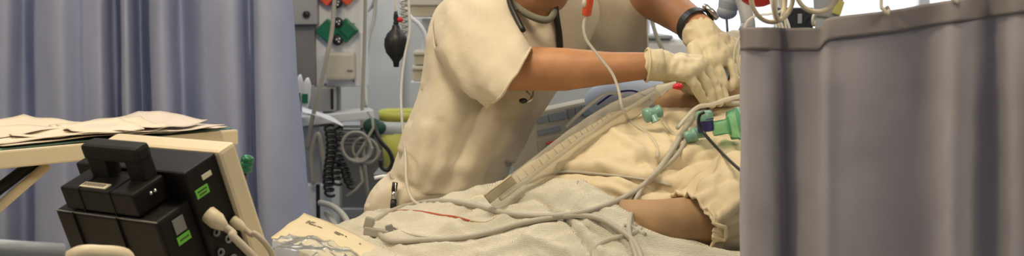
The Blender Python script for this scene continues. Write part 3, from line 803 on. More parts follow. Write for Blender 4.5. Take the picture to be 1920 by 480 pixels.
# leaning stand down to the sheet
mb = MB()
c0 = A + Rr * -.20 + Uu * -.235 + Nn * .01; c1 = A + Rr * -.03 + Uu * -.235 + Nn * .01; c2 = A + Rr * -.03 + Uu * -.21 + Nn * .17; c3 = A + Rr * -.20 + Uu * -.21 + Nn * .17
bot = [V((p.x, p.y, .893)) for p in (c0, c1, c2, c3)]
mb.loft([bot, [c0, c1, c2, c3]], True, True, True, False); obj('stand', mb, M['black'], dv)
# two cream plugs with their cables
def plug(c, d, L, rr, m, par):
    mtx = Matrix.Translation(c) @ d.to_track_quat('Z', 'Y').to_matrix().to_4x4()
    mb = MB(); mb.lathe([(rr * .8, 0), (rr, .002), (rr, L * .55), (rr * .75, L * .75), (rr * .45, L), (rr * .3, L * 1.02)], mtx, 20); return obj('plug', mb, m, par)
k1 = thing('power_cable', 'thick cream cable with a large plug in the side of the monitor', 'cable', W(470, 470, 1.9)); 
c = A + Rr * -.008 + Nn * .080 + Uu * -.072
dirp = (Rr * .66 + Uu * -.62 - Nn * .1).normalized()
e = c + dirp * .036
plug(c, dirp, .034, .0125, M['cream'], k1)
mb = MB(); mb.tube([e - dirp * .006, e + dirp * .010, W(436, 442, e.y - .006), W(460, 466, e.y - .006), W(486, 496, e.y), W(520, 560, e.y + .02), V((W(540, 600, e.y).x, e.y + .03, .875))], .0058, 10, 6); obj('cord', mb, M['creamd'], k1)
k2 = thing('sensor_cable', 'thinner cream cable with a small plug near the monitor bezel', 'cable', W(490, 470, 1.93))
c = A + Rr * -.008 + Nn * .042 + Uu * -.103
plug(c, dirp, .026, .0075, M['cream'], k2)
e = c + dirp * .026
mb = MB(); mb.tube([e - dirp * .005, e + dirp * .01, W(478, 438, e.y - .003), W(497, 456, e.y), W(512, 482, e.y + .01), W(520, 520, e.y + .02), V((W(525, 600, e.y).x, e.y + .03, .875))], .0042, 10, 6); obj('cord', mb, M['creamd'], k2)
# small green connector beyond the bezel
gc = thing('connector', 'green ribbed connector peeping out behind the monitor bezel', 'connector', W(459, 322, 2.28))
mtx = Matrix.Translation(W(459, 322, 2.28)) @ Euler((math.radians(10), math.radians(15), 0)).to_matrix().to_4x4()
mb = MB(); mb.lathe([(.008, 0), (.011, .002), (.011, .008), (.0095, .009), (.011, .011), (.011, .017), (.0095, .018), (.011, .02), (.010, .026), (.006, .028)], mtx, 18); obj('body', mb, M['green'], gc)
mb = MB(); mb.tube([W(459, 322, 2.28), W(457, 345, 2.29), W(455, 400, 2.3), V((W(455, 500, 2.3).x, 2.3, .89))], .004, 8, 5); obj('lead', mb, M['rubber'], gc)
# tan woollen scrap by the rail
mb = MB(); mb.ball(W(84, 470, 1.86), (.02, .012, .0065), Matrix.Rotation(.35, 3, 'Y')); mb.ball(W(68, 466, 1.86), (.01, .01, .006))
o = obj('cotton_roll', mb, M['pink'])
tag(o, 'small tan roll lying by the blue grey bed rail below the monitor', 'roll')

# ================================================================== envelope and plastic bag
cor = [(508, 446, 2.30), (570, 400, 2.46), (722, 468, 2.34), (690, 540, 2.16)]
P4 = [W(*c) for c in cor]
G = []
for i in range(14):
    row = []
    for j in range(20):
        u = j / 19; v = i / 13
        q = (P4[1] * (1 - u) + P4[2] * u) * (1 - v) + (P4[0] * (1 - u) + (P4[3]) * u) * v
        row.append(q + V((0, 0, .004 * math.sin(u * 3.1) + .003 * noise.noise(V((u * 3, v * 3, 2))))))
    G.append(row)
mb, G = grid_mesh(G); addsurf(G)
ev = thing('envelope', 'manila envelope with small typed lines lying on the blanket', 'envelope', W(600, 470, 2.33))
obj('sheet', mb, M['envelope'], ev, .002)
def env(u, v):
    x = u * 19; y = v * 13; i = min(int(y), 12); j = min(int(x), 18); fx = x - j; fy = y - i
    return (G[i][j] * (1 - fx) + G[i][j + 1] * fx) * (1 - fy) + (G[i + 1][j] * (1 - fx) + G[i + 1][j + 1] * fx) * fy
nrm = (G[0][5] - G[0][0]).cross(G[5][0] - G[0][0]).normalized()
if nrm.z < 0: nrm = -nrm
def typed(rows_, name):
    mb = MB()
    for (u0, v0, words) in rows_:
        u = u0
        for w in words:
            for k in range(w):
                a = env(u, v0); b = env(u + .0095, v0); c_ = env(u + .0095, v0 + random.uniform(.014, .024)); d_ = env(u, v0 + random.uniform(.014, .024))
                mb.add([p + nrm * .0022 for p in (a, b, c_, d_)], [[0, 1, 2, 3]], False); u += .0115
            u += .012
    return obj(name, mb, M['ink'], ev)
typed([(.12, .17, (3, 4)), (.12, .205, (5, 1)), (.12, .245, (2, 8, 5))], 'typed_address')
typed([(.46, .20, (9, 2)), (.46, .235, (6,))], 'typed_line')
typed([(.74, .20, (2,))], 'typed_mark')
# crinkled clear bag in front
bp = [[(512, 452, 2.24), (545, 445, 2.26), (590, 448, 2.25), (640, 466, 2.22), (690, 486, 2.2)],
      [(510, 465, 2.19), (545, 455, 2.20), (590, 460, 2.19), (640, 478, 2.16), (690, 500, 2.15)],
      [(515, 485, 2.15), (550, 478, 2.15), (595, 482, 2.14), (645, 498, 2.12), (690, 520, 2.12)],
      [(520, 520, 2.12), (555, 515, 2.12), (600, 520, 2.11), (645, 530, 2.10), (690, 545, 2.1)]]
G2 = bez_grid([[W(*p) for p in r] for r in bp], 70, 40)
mb, G2 = grid_mesh(G2, lambda u, v, p: .008 * (1 - 2 * abs(noise.noise(p * 18 + V((3, 1, 2))))) + .003 * (1 - 2 * abs(noise.noise(p * 50))) - .004)
tag(obj('plastic_bag', mb, M['bag'], None, .0012), 'crinkled clear plastic bag in front of the manila envelope', 'bag')

# ================================================================== tubing, cables and connectors over the patient
def line(name, label, cat, pts, r, m, group=None, Ydef=2.4, seg=8):
    mb = MB(); mb.tube(drape(pts, r, Ydef), r, seg, 1, False)
    return tag(obj(name, mb, m), label, cat, group)
# grey clip block where the thick cable starts
cl = thing('cable_clip', 'grey plastic clip block joining cables beside the envelope', 'clip', W(712, 450, 2.36))
h1 = hit(710, 436); yc = (h1[0].y if h1 else 2.42) - .02
mb = MB(); mb.box(W(706, 436, yc), (.044, .014, .014), .002, Euler((0, math.radians(8), math.radians(-10))).to_matrix()); obj('body', mb, M['greycon'], cl)
mb = MB(); mb.box(W(692, 418, yc + .01), (.016, .014, .02), .002, Euler((0, math.radians(15), 0)).to_matrix()); obj('cap', mb, M['greycon'], cl)
mb = MB(); mb.box(W(730, 428, yc), (.012, .012, .012), .002, Euler((0, math.radians(-15), 0)).to_matrix()); obj('socket', mb, M['greyd'], cl)
line('monitor_cable', 'thick grey cable arching from the clip block across the blanket to the shoulder', 'cable',
     [(690, 424), (722, 402), (770, 384), (830, 377), (890, 385), (950, 400), (1010, 405), (1070, 402), (1130, 388), (1180, 365), (1220, 335), (1255, 290), (1285, 240), (1310, 208), (1345, 196), (1390, 194)], .0052, M['greycab'])
line('monitor_cable', 'grey cable lying lower on the blanket below the arching one', 'cable',
     [(712, 440), (735, 452), (790, 450), (860, 446), (920, 435), (980, 418), (1040, 408), (1085, 404), (1125, 410), (1160, 430), (1190, 455), (1205, 490)], .0048, M['greycab'])
line('monitor_cable', 'grey cable running down beside the bare arm to the blanket', 'cable',
     [(1335, 205), (1300, 240), (1270, 290), (1230, 325), (1205, 352), (1188, 385), (1180, 420), (1182, 445), (1196, 490)], .0042, M['greycab'])
line('thin_lead', 'thin white lead looping across the bottom edge of the blanket', 'cable',
     [(1112, 490), (1116, 462), (1140, 448), (1175, 440), (1200, 430), (1196, 424), (1170, 422), (1185, 425), (1210, 440)], .0032, M['line'])
line('red_line', 'red brown thin tube along the tunic hem on the blanket', 'tube',
     [(728, 399), (755, 395), (790, 397), (825, 403), (855, 407), (880, 414)], .0022, M['red_tube'])
line('thin_tube', 'thin clear tube curling on from the red brown tube to the folded plastic sleeve', 'tube',
     [(882, 414), (910, 417), (935, 405), (955, 385), (985, 365)], .0018, M['khaki'])
line('thin_tube', 'thin grey tube lying on the blanket near the clip block', 'tube',
     [(735, 425), (770, 440), (830, 447), (880, 440), (925, 440), (950, 430)], .0018, M['greycab'])
line('gown_lead', 'thin grey lead crossing the gown above the blanket edge', 'cable',
     [(985, 345), (1020, 328), (1060, 322), (1110, 325), (1160, 330), (1215, 338), (1260, 348)], .0022, M['greycab'])

# clear sleeve lying from hip to neck
spine = [(922, 386, 25), (966, 352, 25), (1020, 312, 26), (1073, 272, 27), (1115, 243, 27), (1150, 220, 25), (1190, 197, 20), (1225, 176, 13), (1250, 163, 8)]
S = cr([V((x, y, w)) for x, y, w in spine], 8)
Gp = []
nA = 9
SY = []
for k, q in enumerate(S):
    h = hit(q.x, q.y + 8); y0 = h[0].y if h else 2.55
    SY.append(min(y0, 2.60))
for _ in range(6): SY = [(SY[max(i - 1, 0)] + SY[i] + SY[min(i + 1, len(SY) - 1)]) / 3 for i in range(len(SY))]
rings = []
for k, q in enumerate(S):
    d = (S[min(k + 1, len(S) - 1)] - S[max(k - 1, 0)]); d = V((d.x, d.y)).normalized(); nx, ny = -d.y, d.x
    ring = []
    for j in range(28):
        a = 2 * math.pi * j / 28
        ww = q.z * (1 + .08 * noise.noise(V((k * .2, j * .3, 4))))
        off = math.cos(a) * ww; dep = math.sin(a) * (.010 + .006 * noise.noise(V((k * .25, j * .4, 9))))
        ring.append(W(q.x + nx * off, q.y + ny * off, SY[k] - .034 - dep + off * .00035))
    rings.append(ring)
ps = thing('plastic_sleeve', 'long clear plastic sleeve lying slanted across the patient chest', 'plastic sleeve', W(920, 390, 2.45))
mb = MB(); mb.loft(rings, False, True); obj('film', mb, M['plastic'], ps, .0006)
mb = MB(); mb.tube([(rings[k][0] + rings[k][14]) / 2 for k in range(3, len(rings), 3)], .004, 8, 3); obj('inner_tube', mb, M['line'], ps)
mb = MB(); rr_ = [[p + V((0, -.002, 0)) for p in [rings[k][j] for j in (12, 14, 17, 19, 20)]] for k in range(0, 10)]
mb.loft(rr_, False, False, False); obj('tan_tape', mb, M['khaki'], ps, .001)
mb = MB()
for k in range(10, 42, 2):
    j0 = rings[k][18] + V((0, -.004, 0)); j1 = rings[k][18].lerp(rings[k][22], .55) + V((0, -.004, 0)); mb.tube([j0, j1], .0007, 5, 1, False)
obj('graduation_marks', mb, M['greycon'], ps)
mb = MB(); mb.tube([W(1235, 170, 2.50), W(1252, 162, 2.49), W(1268, 157, 2.49)], [.012, .006, .005], 10, 4); obj('tip', mb, M['line'], ps)
# red stopper by the glove
mb = MB(); mb.ball(W(1272, 162, 2.48), (.0085, .007, .006)); mb.tube([W(1262, 162, 2.48), W(1276, 165, 2.48)], .004, 8, 1, False)
tag(obj('stopper', mb, M['red']), 'small red stopper just under the nearer gloved hand', 'stopper')

# aqua connectors
def joint(pts, prof, m, name, label, cat, extra=None):
    a = W(*pts[0]); b = W(*pts[1]); d = b - a
    mtx = Matrix.Translation(a) @ d.to_track_quat('Z', 'Y').to_matrix().to_4x4()
    mb = MB(); mb.lathe([(r, z * d.length) for r, z in prof], mtx, 20)
    return mb
aq = thing('aqua_connector', 'aqua green tube connector on the gown beside the plastic sleeve', 'connector', W(1225, 225, 2.47))
obj('body', joint([(1208, 218, 2.47), (1238, 208, 2.48)], [(.008, 0), (.013, .05), (.013, .4), (.010, .45), (.010, .8), (.012, .85), (.012, 1)], M['aquac'], '', '', ''), M['aqua'], aq)
obj('side_port', joint([(1224, 215, 2.465), (1230, 228, 2.465)], [(.006, 0), (.006, .8), (.008, .85), (.008, 1)], None, '', '', ''), M['aqua'], aq)
y0 = 2.42
vt = thing('breathing_valve', 'clear green breathing valve with a blue collared port on the gown next to the curtain', 'valve', W(1330, 270, y0))
obj('elbow', joint([(1284, 258, y0), (1322, 246, y0)], [(.009, 0), (.010, .1), (.010, .35), (.012, .4), (.012, .55), (.009, .6), (.011, 1)], None, '', '', ''), M['aqua'], vt)
obj('port', joint([(1324, 246, y0 - .01), (1320, 210, y0 - .01)], [(.0135, 0), (.0145, .1), (.0145, .6), (.0155, .62), (.0155, .66)], None, '', '', ''), M['cobalt'], vt)
obj('port_cap', joint([(1321, 226, y0 - .01), (1319, 208, y0 - .01)], [(.0150, 0), (.0155, .1), (.0150, .75), (.012, 1)], None, '', '', ''), M['aqua'], vt)
obj('barrel', joint([(1336, 242, y0), (1368, 236, y0)], [(.012, 0), (.013, .1), (.013, .8), (.017, 1)], None, '', '', ''), M['aquac'], vt)
obj('bell', joint([(1364, 236, y0), (1392, 231, y0)], [(.015, 0), (.025, .1), (.026, .5), (.026, .55), (.028, .6), (.028, .95), (.024, 1)], None, '', '', ''), M['aquac'], vt)
obj('bell_rim', joint([(1386, 232, y0), (1393, 230.5, y0)], [(.026, 0), (.0295, .2), (.0295, .8), (.026, 1)], None, '', '', ''), M['aqua'], vt)
line('sampling_lead', 'black thin lead running from the blue port down to the curtain edge', 'cable',
     [(1321, 210, 2.385), (1312, 216, 2.385), (1311, 232, 2.385), (1322, 252, 2.385), (1345, 278, 2.32), (1370, 303, 2.22), (1396, 326, 2.14), (1420, 345, 2.10)], .0028, M['rubber'])
line('clear_tube', 'clear tube from the breathing valve across the gown to the aqua connector', 'tube',
     [(1286, 258), (1262, 250), (1246, 232), (1236, 214)], .003, M['line'])
line('breathing_hose', 'pale hose running from the curtain past the gloved fingers to the neck', 'hose',
     [(1420, 176, 2.50), (1390, 180, 2.50), (1360, 187, 2.50), (1335, 196, 2.50), (1310, 200, 2.50), (1290, 216, 2.47), (1270, 240, 2.43)], .004, M['line'])
# orange drip piece and its tube
dr = thing('syringe', 'orange red plunger with a clear tube hanging in front of the tunic', 'syringe', W(1100, 32, 2.45))
obj('plunger', joint([(1109, -30, 2.45), (1099, 30, 2.45)], [(.009, 0), (.009, .25), (.0085, .3), (.0085, .95), (.006, 1)], None, '', '', ''), M['orange'], dr)
mb = MB(); mb.ball(W(1096, 6, 2.445), (.0045, .0045, .008)); obj('tab', mb, M['beige'], dr)
line('drip_tube', 'clear white drip tube falling from the orange plunger past the forearm to the gown', 'tube',
     [(1099, 30, 2.45), (1094, 48, 2.45), (1100, 75, 2.45), (1125, 108, 2.45), (1148, 138, 2.45), (1160, 170, 2.44), (1166, 200, 2.43), (1180, 225), (1215, 252), (1232, 275), (1232, 296)], .0027, M['line'])

# ================================================================== things beyond the patient
vm = thing('infusion_monitor', 'grey beige bedside device with blue grey panels tilted behind the patient chest', 'device', W(1070, 320, 3.2))
O = W(996, 212, 3.10); xr = (W(1146, 180, 3.22) - O).normalized(); zr = V((-.05, .1, 1)); zr = (zr - xr * zr.dot(xr)).normalized(); yr = zr.cross(xr)
axv = (xr, yr, zr); Wd = (W(1146, 180, 3.22) - O).length
mb = MB(); mb.frame_box(O, axv, (0, 0, -.30), (Wd, .12, 0), .005); obj('casing', mb, M['vent'], vm)
def vp(x0, x1, z0, z1, m, nm, d=.003):
    mb = MB(); mb.frame_box(O, axv, (x0, -d, z0), (x1, .004, z1), .001); return obj(nm, mb, M[m], vm)
vp(.012, .038, -.026, -.012, 'ventb', 'key_panel'); vp(.042, .088, -.028, -.010, 'ventb', 'display'); vp(.095, .110, -.030, -.008, 'greyd', 'key_panel'); vp(.116, .132, -.030, -.008, 'greyd', 'key_panel')
vp(.135, .16, -.032, -.006, 'ventb', 'display')
vp(.008, .07, -.052, -.040, 'ventb', 'key_panel'); vp(.004, .075, -.115, -.060, 'vent', 'drawer_front', .006); vp(.02, .06, -.075, -.070, 'orange', 'stripe', .008)
mb = MB(); mb.tube([W(1060, 420, 3.26), V((W(1060, 420, 3.26).x, 3.26, .02))], .018, 10, 1, False); obj('pole', mb, M['steel'], vm)
mb = MB(); mb.box((W(1060, 420, 3.26).x, 3.26, .02), (.16, .16, .04), .01); obj('foot', mb, M['greyw'], vm)
# pale blue pillow beyond
mb = MB(); mb.ball(W(1195, 188, 3.05), (.115, .09, .052), None, 32, 18)
pm = obj('pillow', mb, M['pillow']); tag(pm, 'pale blue pillow behind the patient neck under the nurse forearm', 'pillow')
line('blue_lead', 'dark blue lead arching over the pale blue pillow', 'cable', [(1120, 196, 2.92), (1150, 176, 2.90), (1185, 170, 2.90), (1210, 180, 2.88), (1222, 190, 2.86)], .0022, M['cobalt'])
line('clear_hose', 'clear hose curving from the grey beige device up to the pale blue pillow', 'hose', [(1060, 240, 2.80), (1085, 215, 2.80), (1115, 190, 2.82), (1140, 175, 2.84), (1170, 178, 2.84)], .0038, M['line'])
# white trolley with a white head bolster beyond the hands
tr = thing('trolley', 'white equipment trolley in front of the window behind the gloved hands', 'trolley', (W(1270, 105, 4.3).x, 4.45, 0))
mb = MB(); mb.boxpx(1200, 72, 1330, 150, 4.3, .3, .02); obj('box', mb, M['white'], tr)
mb = MB(); mb.boxpx(1195, 66, 1262, 73, 4.28, .34, .004); obj('lid', mb, M['greyw'], tr)
for px in (1205, 1325):
    for yy in (4.34, 4.56):
        q = W(px, 150, yy); mb = MB(); mb.tube([V((q.x, yy, q.z + .02)), V((q.x, yy, 0.0))], .014, 8, 1, False); obj('leg', mb, M['steel'], tr)
line('hanging_cable', 'grey cable hanging in front of the window between tunic and farther forearm', 'cable', [(1218, -60, 3.9), (1222, 30, 3.9), (1232, 70, 3.9), (1248, 105, 3.9), (1262, 140, 3.9)], .006, M['greycon'], None)
# overhead grey lamp arm at the top, behind the watch
la = thing('lamp_arm', 'grey jointed lamp arm hanging against the bright window above the hands', 'lamp', W(1370, -30, 3.2))
mb = MB(); mb.tube([W(1385, -80, 3.2), W(1378, -20, 3.2), W(1368, 5, 3.2), W(1362, 24, 3.2)], [.016, .018, .026, .020], 16, 8); mb.ball(W(1363, 22, 3.2), (.024, .022, .018)); obj('joint', mb, M['bluegrey'], la)
mb = MB(); mb.tube([W(1372, -40, 3.16), W(1392, 5, 3.14), W(1402, 40, 3.12), W(1400, 64, 3.12)], [.014, .014, .016, .018], 14, 8); obj('arm', mb, M['greyw'], la)
mb = MB(); mb.tube([W(1362, 30, 3.2), W(1364, 60, 3.2)], .003, 8, 1, False); obj('spindle', mb, M['greyd'], la)
mb = MB(); mb.tube([W(1385, -80, 3.2), V((W(1385, -80, 3.2).x, 3.2, 2.82))], .02, 12, 1, False); obj('ceiling_pole', mb, M['greyw'], la)
# mask cuff by the curtain
mk = thing('oxygen_mask', 'grey oxygen mask cuff between the gloved hand and the curtain edge', 'mask', W(1380, 88, 2.78))
mtx = Matrix.Translation(W(1384, 84, 2.76)) @ Euler((math.radians(-8), math.radians(25), 0)).to_matrix().to_4x4()
mb = MB(); mb.lathe([(.030, -.006), (.034, 0), (.032, .012), (.022, .022), (.012, .026)], mtx, 24); obj('cuff', mb, M['greycab'], mk)
mb = MB(); mb.lathe([(.012, .024), (.012, .04), (.010, .042)], mtx, 18); obj('port', mb, M['bluegrey'], mk)
for k, (off, lab) in enumerate(((0, 'white strap loop hanging nearest the curtain edge by the mask'), (8, 'white strap loop hanging just left of the curtain edge by the mask'))):
    line('strap', lab, 'strap', [(1400 - off, 60, 2.55), (1388 - off, 84, 2.55), (1384 - off, 112, 2.55), (1389 - off, 140, 2.55), (1402, 158, 2.55)], .0018, M['line'], 'mask straps')

# ================================================================== right curtain with rings
topx = [(1380, 56), (1392, 52), (1450, 52), (1470, 54), (1538, 52), (1552, 34), (1600, 28), (1660, 22), (1750, 6), (1850, -8), (1960, -24), (2100, -46), (2300, -70)]
def topy(x):
    for (a, ya), (b, yb) in zip(topx[:-1], topx[1:]):
        if a <= x <= b: return ya + (yb - ya) * (x - a) / (b - a)
    return topx[0][1] if x < 1380 else topx[-1][1]
n2 = [(1388, 1389, .03), (1398, 1398, -.004), (1420, 1420, -.014), (1442, 1445, -.012), (1452, 1454, .002), (1464, 1470, .020), (1480, 1485, .014), (1510, 1508, .004), (1536, 1535, -.006), (1550, 1552, -.022), (1575, 1570, -.016), (1620, 1610, -.01), (1680, 1690, .006), (1730, 1745, .012),
      (1765, 1770, .002), (1790, 1785, -.02), (1820, 1815, -.01), (1850, 1835, .014), (1885, 1880, .006), (1920, 1915, -.014), (1980, 1980, .012), (2050, 2050, -.014), (2150, 2150, .012), (2250, 2250, 0)]
YC = lambda x: 1.95 - (x - 1388) * .00040
nodes = [(a, b, YC(a), c_) for a, b, c_ in n2]
rows = []
for k in range(9):
    t = k / 8; row = []
    for (xt, xb, Y, am) in nodes:
        yt = topy(xt); y = yt + (1350 - yt) * (t ** 1.6)
        row.append(W(xt + (xb - xt) * min(1, y / 480), y, Y + am * (.5 + min(.7, t * 2.5))))
    rows.append(row)
G = bez_grid(rows, 240, 70)
mb, G = grid_mesh(G, lambda u, v, p: .002 * noise.noise(V((p.x * 25, p.z * 9, 3))) + .0012 * noise.noise(p * 30))
ct = thing('screen_curtain', 'grey screen curtain hanging from cream rings close to the camera', 'curtain', (W(1650, 1300, 1.84).x, 1.84, .05))
obj('cloth', mb, M['curtain2'], ct, .002)
hrow = []
for k in range(3):
    row = []
    for (xt, xb, Y, am) in nodes:
        y = topy(xt) - 1 + k * 21
        tt = ((max(0, y - topy(xt))) / (1350 - topy(xt))) ** (1 / 1.6)
        row.append(W(xt + (xb - xt) * y / 480, y, Y + am * (.5 + min(.7, tt * 2.5)) - .004))
    hrow.append(row)
Gh = bez_grid(hrow, 240, 8)
mb, Gh = grid_mesh(Gh, lambda u, v, p: .002 * noise.noise(V((p.x * 25, p.z * 9, 3))) + .0012 * noise.noise(p * 30))
obj('header_band', mb, M['header'], ct, .002)
rl = [W(1300, -38, YC(1380) + .02), W(1388, -38, YC(1388)), W(1660, -52, YC(1660)), W(1960, -90, YC(1960)), W(2300, -130, YC(2300))]
mb = MB(); mb.tube(rl, .008, 10, 6)
tag(obj('curtain_rail', mb, M['rail']), 'metal rail just above the near grey curtain carrying its cream rings', 'rail')
RG = [(1448, -6, 47, 25, 'widest cream ring at the left end of the grey curtain'), (1462, -4, 42, 65, 'cream ring turned edgeways just right of the widest ring'), (1533, -20, 42, 8, 'cream ring above the step in the grey curtain top')]
for (px, py, rad, yaw, lab) in RG:
    Y = YC(px); c = W(px, py, Y); R_ = rad * Y / F; yw = math.radians(yaw)
    mb = MB(); mb.torus(c, V((math.cos(yw), math.sin(yw), 0)), V((0, 0, 1)), R_, .0034, 40, 10)
    tag(obj('curtain_ring', mb, M['ring']), lab, 'ring', 'cream rings on the curtain rail')
# small hooks
for (px, lab) in ((1661, 'small cream hook at the middle of the grey curtain top'), (1790, 'small cream hook at the right of the grey curtain top')):
    Y = YC(px) - .012; yt = topy(px)
    mb = MB(); mb.tube([W(px - 6, -48, Y + .014), W(px - 9, yt - 14, Y), W(px - 4, yt - 4, Y - .004), W(px + 3, yt + 4, Y - .006), W(px + 5, yt - 4, Y), W(px + 1, yt - 10, Y)], .0026, 8, 6)
    tag(obj('curtain_hook', mb, M['beige']), lab, 'hook', 'small curtain hooks')
# equipment peeping over the curtain
rk = thing('equipment_box', 'black equipment box peeping over the curtain between the cream rings', 'equipment', W(1500, 60, 3.5))
mb = MB(); mb.boxpx(1470, 14, 1526, 110, 3.5, .14, .004); obj('box', mb, M['navy'], rk)
mb = MB(); mb.boxpx(1496, 26, 1504, 44, 3.495, .008, .001); obj('label_plate', mb, M['bluegrey'], rk)
mb = MB(); mb.torus(W(1526, 38, 3.48), V((.45, .9, 0)), V((0, 0, 1)), .0125, .0035, 24, 8); obj('ring', mb, M['beige'], rk)
mb = MB(); mb.tube([W(1500, 108, 3.55), V((W(1500, 108, 3.55).x, 3.55, .02))], .02, 10, 1, False); obj('stand', mb, M['greyw'], rk)
mb = MB(); q = W(1500, 108, 3.55); mb.box((q.x, q.y, .02), (.3, .3, .04), .01); obj('foot', mb, M['greyw'], rk)
pp = thing('padded_stand', 'grey padded stand with a yellow tag right of the black equipment box', 'stand', W(1550, 80, 3.9))
mb = MB(); mb.tube([W(1555, -60, 3.9), W(1553, -5, 3.9), W(1550, 30, 3.9), W(1545, 90, 3.9), V((W(1545, 90, 3.9).x, 3.92, .7)), V((W(1545, 90, 3.9).x, 3.92, .0))], [.04, .042, .036, .025, .025, .025], 16, 6); obj('pad', mb, M['greyw'], pp)
mb = MB(); mb.box(W(1572, 14, 3.86), (.024, .01, .04), .003, Euler((0, .3, 0)).to_matrix()); obj('tag', mb, M['yl'], pp)
rb = thing('resuscitation_bag', 'red rounded bag hanging at the top of the picture left of the curtain rings', 'bag', W(1418, 14, 2.7))
mb = MB(); mb.ball(W(1422, -24, 2.7), (.043, .04, .038)); mb.ball(W(1448, -28, 2.7), (.03, .03, .03)); obj('bag', mb, M['red'], rb)
mb = MB(); mb.tube([W(1422, -45, 2.7), V((W(1424, -90, 2.7).x, 2.7, 2.82))], .012, 12, 1, False); obj('neck', mb, M['beige'], rb)
for k in range(5):
    x = 1442 + k * 6
    line('lead_wire', 'thin white lead wire bunched between red bag and black box', 'wire', [(x - 6 + (k % 2) * 8, -40, 2.62 + .01 * k), (x + 2, -5, 2.62 + .01 * k), (x + 8 - (k % 3) * 3, 25, 2.62 + .01 * k), (x + 14, 52, 2.62 + .01 * k), (x + 16, 90, 2.62 + .01 * k)], .0024, M['label' if k % 2 else 'white'], 'bunched white lead wires')
line('white_tube', 'thin white tube arching in from the curtain corner towards the window', 'tube', [(1396, 60, 2.5), (1398, 46, 2.5), (1408, 34, 2.5), (1425, 28, 2.5), (1445, 26, 2.5), (1468, 20, 2.5)], .0024, M['line'])

# ================================================================== service column and clutter at the back left
co = thing('service_column', 'white medical service column with green and orange socket plates', 'service column', (W(636, 0, 4.0).x, 4.06, 0))
mb = MB(); mb.boxpx(588, -360, 680, 163, 4.0, .10, .005); obj('panel', mb, M['white'], co)
mb = MB(); mb.boxpx(614, 163, 636, 1000, 4.06, .05, .003); obj('post', mb, M['greyw'], co)
mb = MB(); mb.boxpx(676, 60, 684, 168, 3.99, .02, .002); obj('trunking', mb, M['white'], co)
def diamond(px, py, half, m, nm):
    c = W(px, py, 3.995); s_ = half * 3.995 / F * 1.414
    mb = MB(); mb.box(c + V((0, -.008, 0)), (s_, .028, s_), .004, Matrix.Rotation(math.radians(45), 3, 'Y')); return obj(nm, mb, M[m], co)
for (px, py, m) in ((616, 58, 'green'), (650, 57, 'green'), (614, -12, 'orange'), (652, -13, 'orange')):
    dm = diamond(px, py, 24, m, 'socket_plate')
    if px == 650:
        mb = MB(); mb.box(W(652, 56, 3.97), (.036, .006, .036), .003, Matrix.Rotation(math.radians(45), 3, 'Y')); obj('flap', mb, M['green'], dm)
for (px, py) in ((634, 42), (634, 75), (632, 6)):
    mtx = Matrix.Translation(W(px, py, 3.985)) @ Matrix.Rotation(math.radians(90), 4, 'X')
    mb = MB(); mb.lathe([(.013, 0), (.015, .004), (.015, .016), (.012, .018), (.0, .018)], mtx, 20); so = obj('outlet', mb, M['rubber'], co)
    mb = MB()
    for dx, dy in ((-2.6, -1), (2.4, -2.6), (1.2, 3)): mb.ball(W(px + dx, py + dy, 3.966), .0028, None, 8, 6)
    obj('pin_holes', mb, M['white'], so)
mb = MB(); mb.boxpx(610, 99, 662, 150, 3.93, .075, .008); cv = obj('cover_box', mb, M['beige'], co)
mb = MB(); mb.boxpx(651, 131, 661, 134, 3.927, .006, 0); obj('mark', mb, M['greyd'], cv)
for (px, py) in ((610, 158), (663, 152), (663, 45), (594, 60)):
    mb = MB(); mb.ball(W(px, py, 3.998), .0035, None, 8, 6); obj('screw', mb, M['greyd'], co)
gb = thing('wall_cabinet', 'grey wall cabinet with a black knob between curtain and service column', 'cabinet', W(568, 160, 3.99))
mb = MB(); mb.boxpx(520, -360, 590, 46, 3.96, .12, .004); obj('door', mb, M['greyw'], gb)
mb = MB(); mb.boxpx(520, 46, 591, 160, 3.985, .10, .004); obj('body', mb, M['greyd'], gb)
mtx = Matrix.Translation(W(575, 27, 3.96)) @ Matrix.Rotation(math.radians(90), 4, 'X')
mb = MB(); mb.lathe([(.010, 0), (.010, .008), (.008, .011), (0, .011)], mtx, 18); obj('knob', mb, M['rubber'], gb)
# suction unit on the shelf below
sh = thing('wall_shelf', 'white equipment shelf below the service column', 'shelf', W(630, 232, 3.95))
O = W(566, 222, 3.92); mb = MB(); mb.box(W(628, 219, 3.95), (.21, .10, .026), .004, Euler((0, math.radians(-5), math.radians(12))).to_matrix()); obj('board', mb, M['white'], sh)
mb = MB(); mb.boxpx(570, 222, 600, 236, 3.9, .03, .003); obj('bracket', mb, M['greyw'], sh)
sb = thing('suction_unit', 'light grey box standing on the white shelf under the column', 'box', W(595, 206, 3.98))
mb = MB(); mb.boxpx(572, 164, 626, 209, 3.93, .06, .004); obj('body', mb, M['greyw'], sb)
mb = MB(); mb.boxpx(620, 166, 625, 205, 3.924, .01, .001); obj('seam', mb, M['rubber'], sb)
mb = MB(); G = bez_grid([[W(566, 200, 3.84), W(590, 208, 3.83), (W(620, 218, 3.82)), W(644, 234, 3.81)], [W(566, 210, 3.80), W(590, 216, 3.79), W(618, 226, 3.79), W(643, 237, 3.79)]], 24, 5)
mb, _ = grid_mesh(G); tag(obj('paper_strip', mb, M['white'], None, .001), 'curled white paper strip drooping over the shelf edge', 'paper')
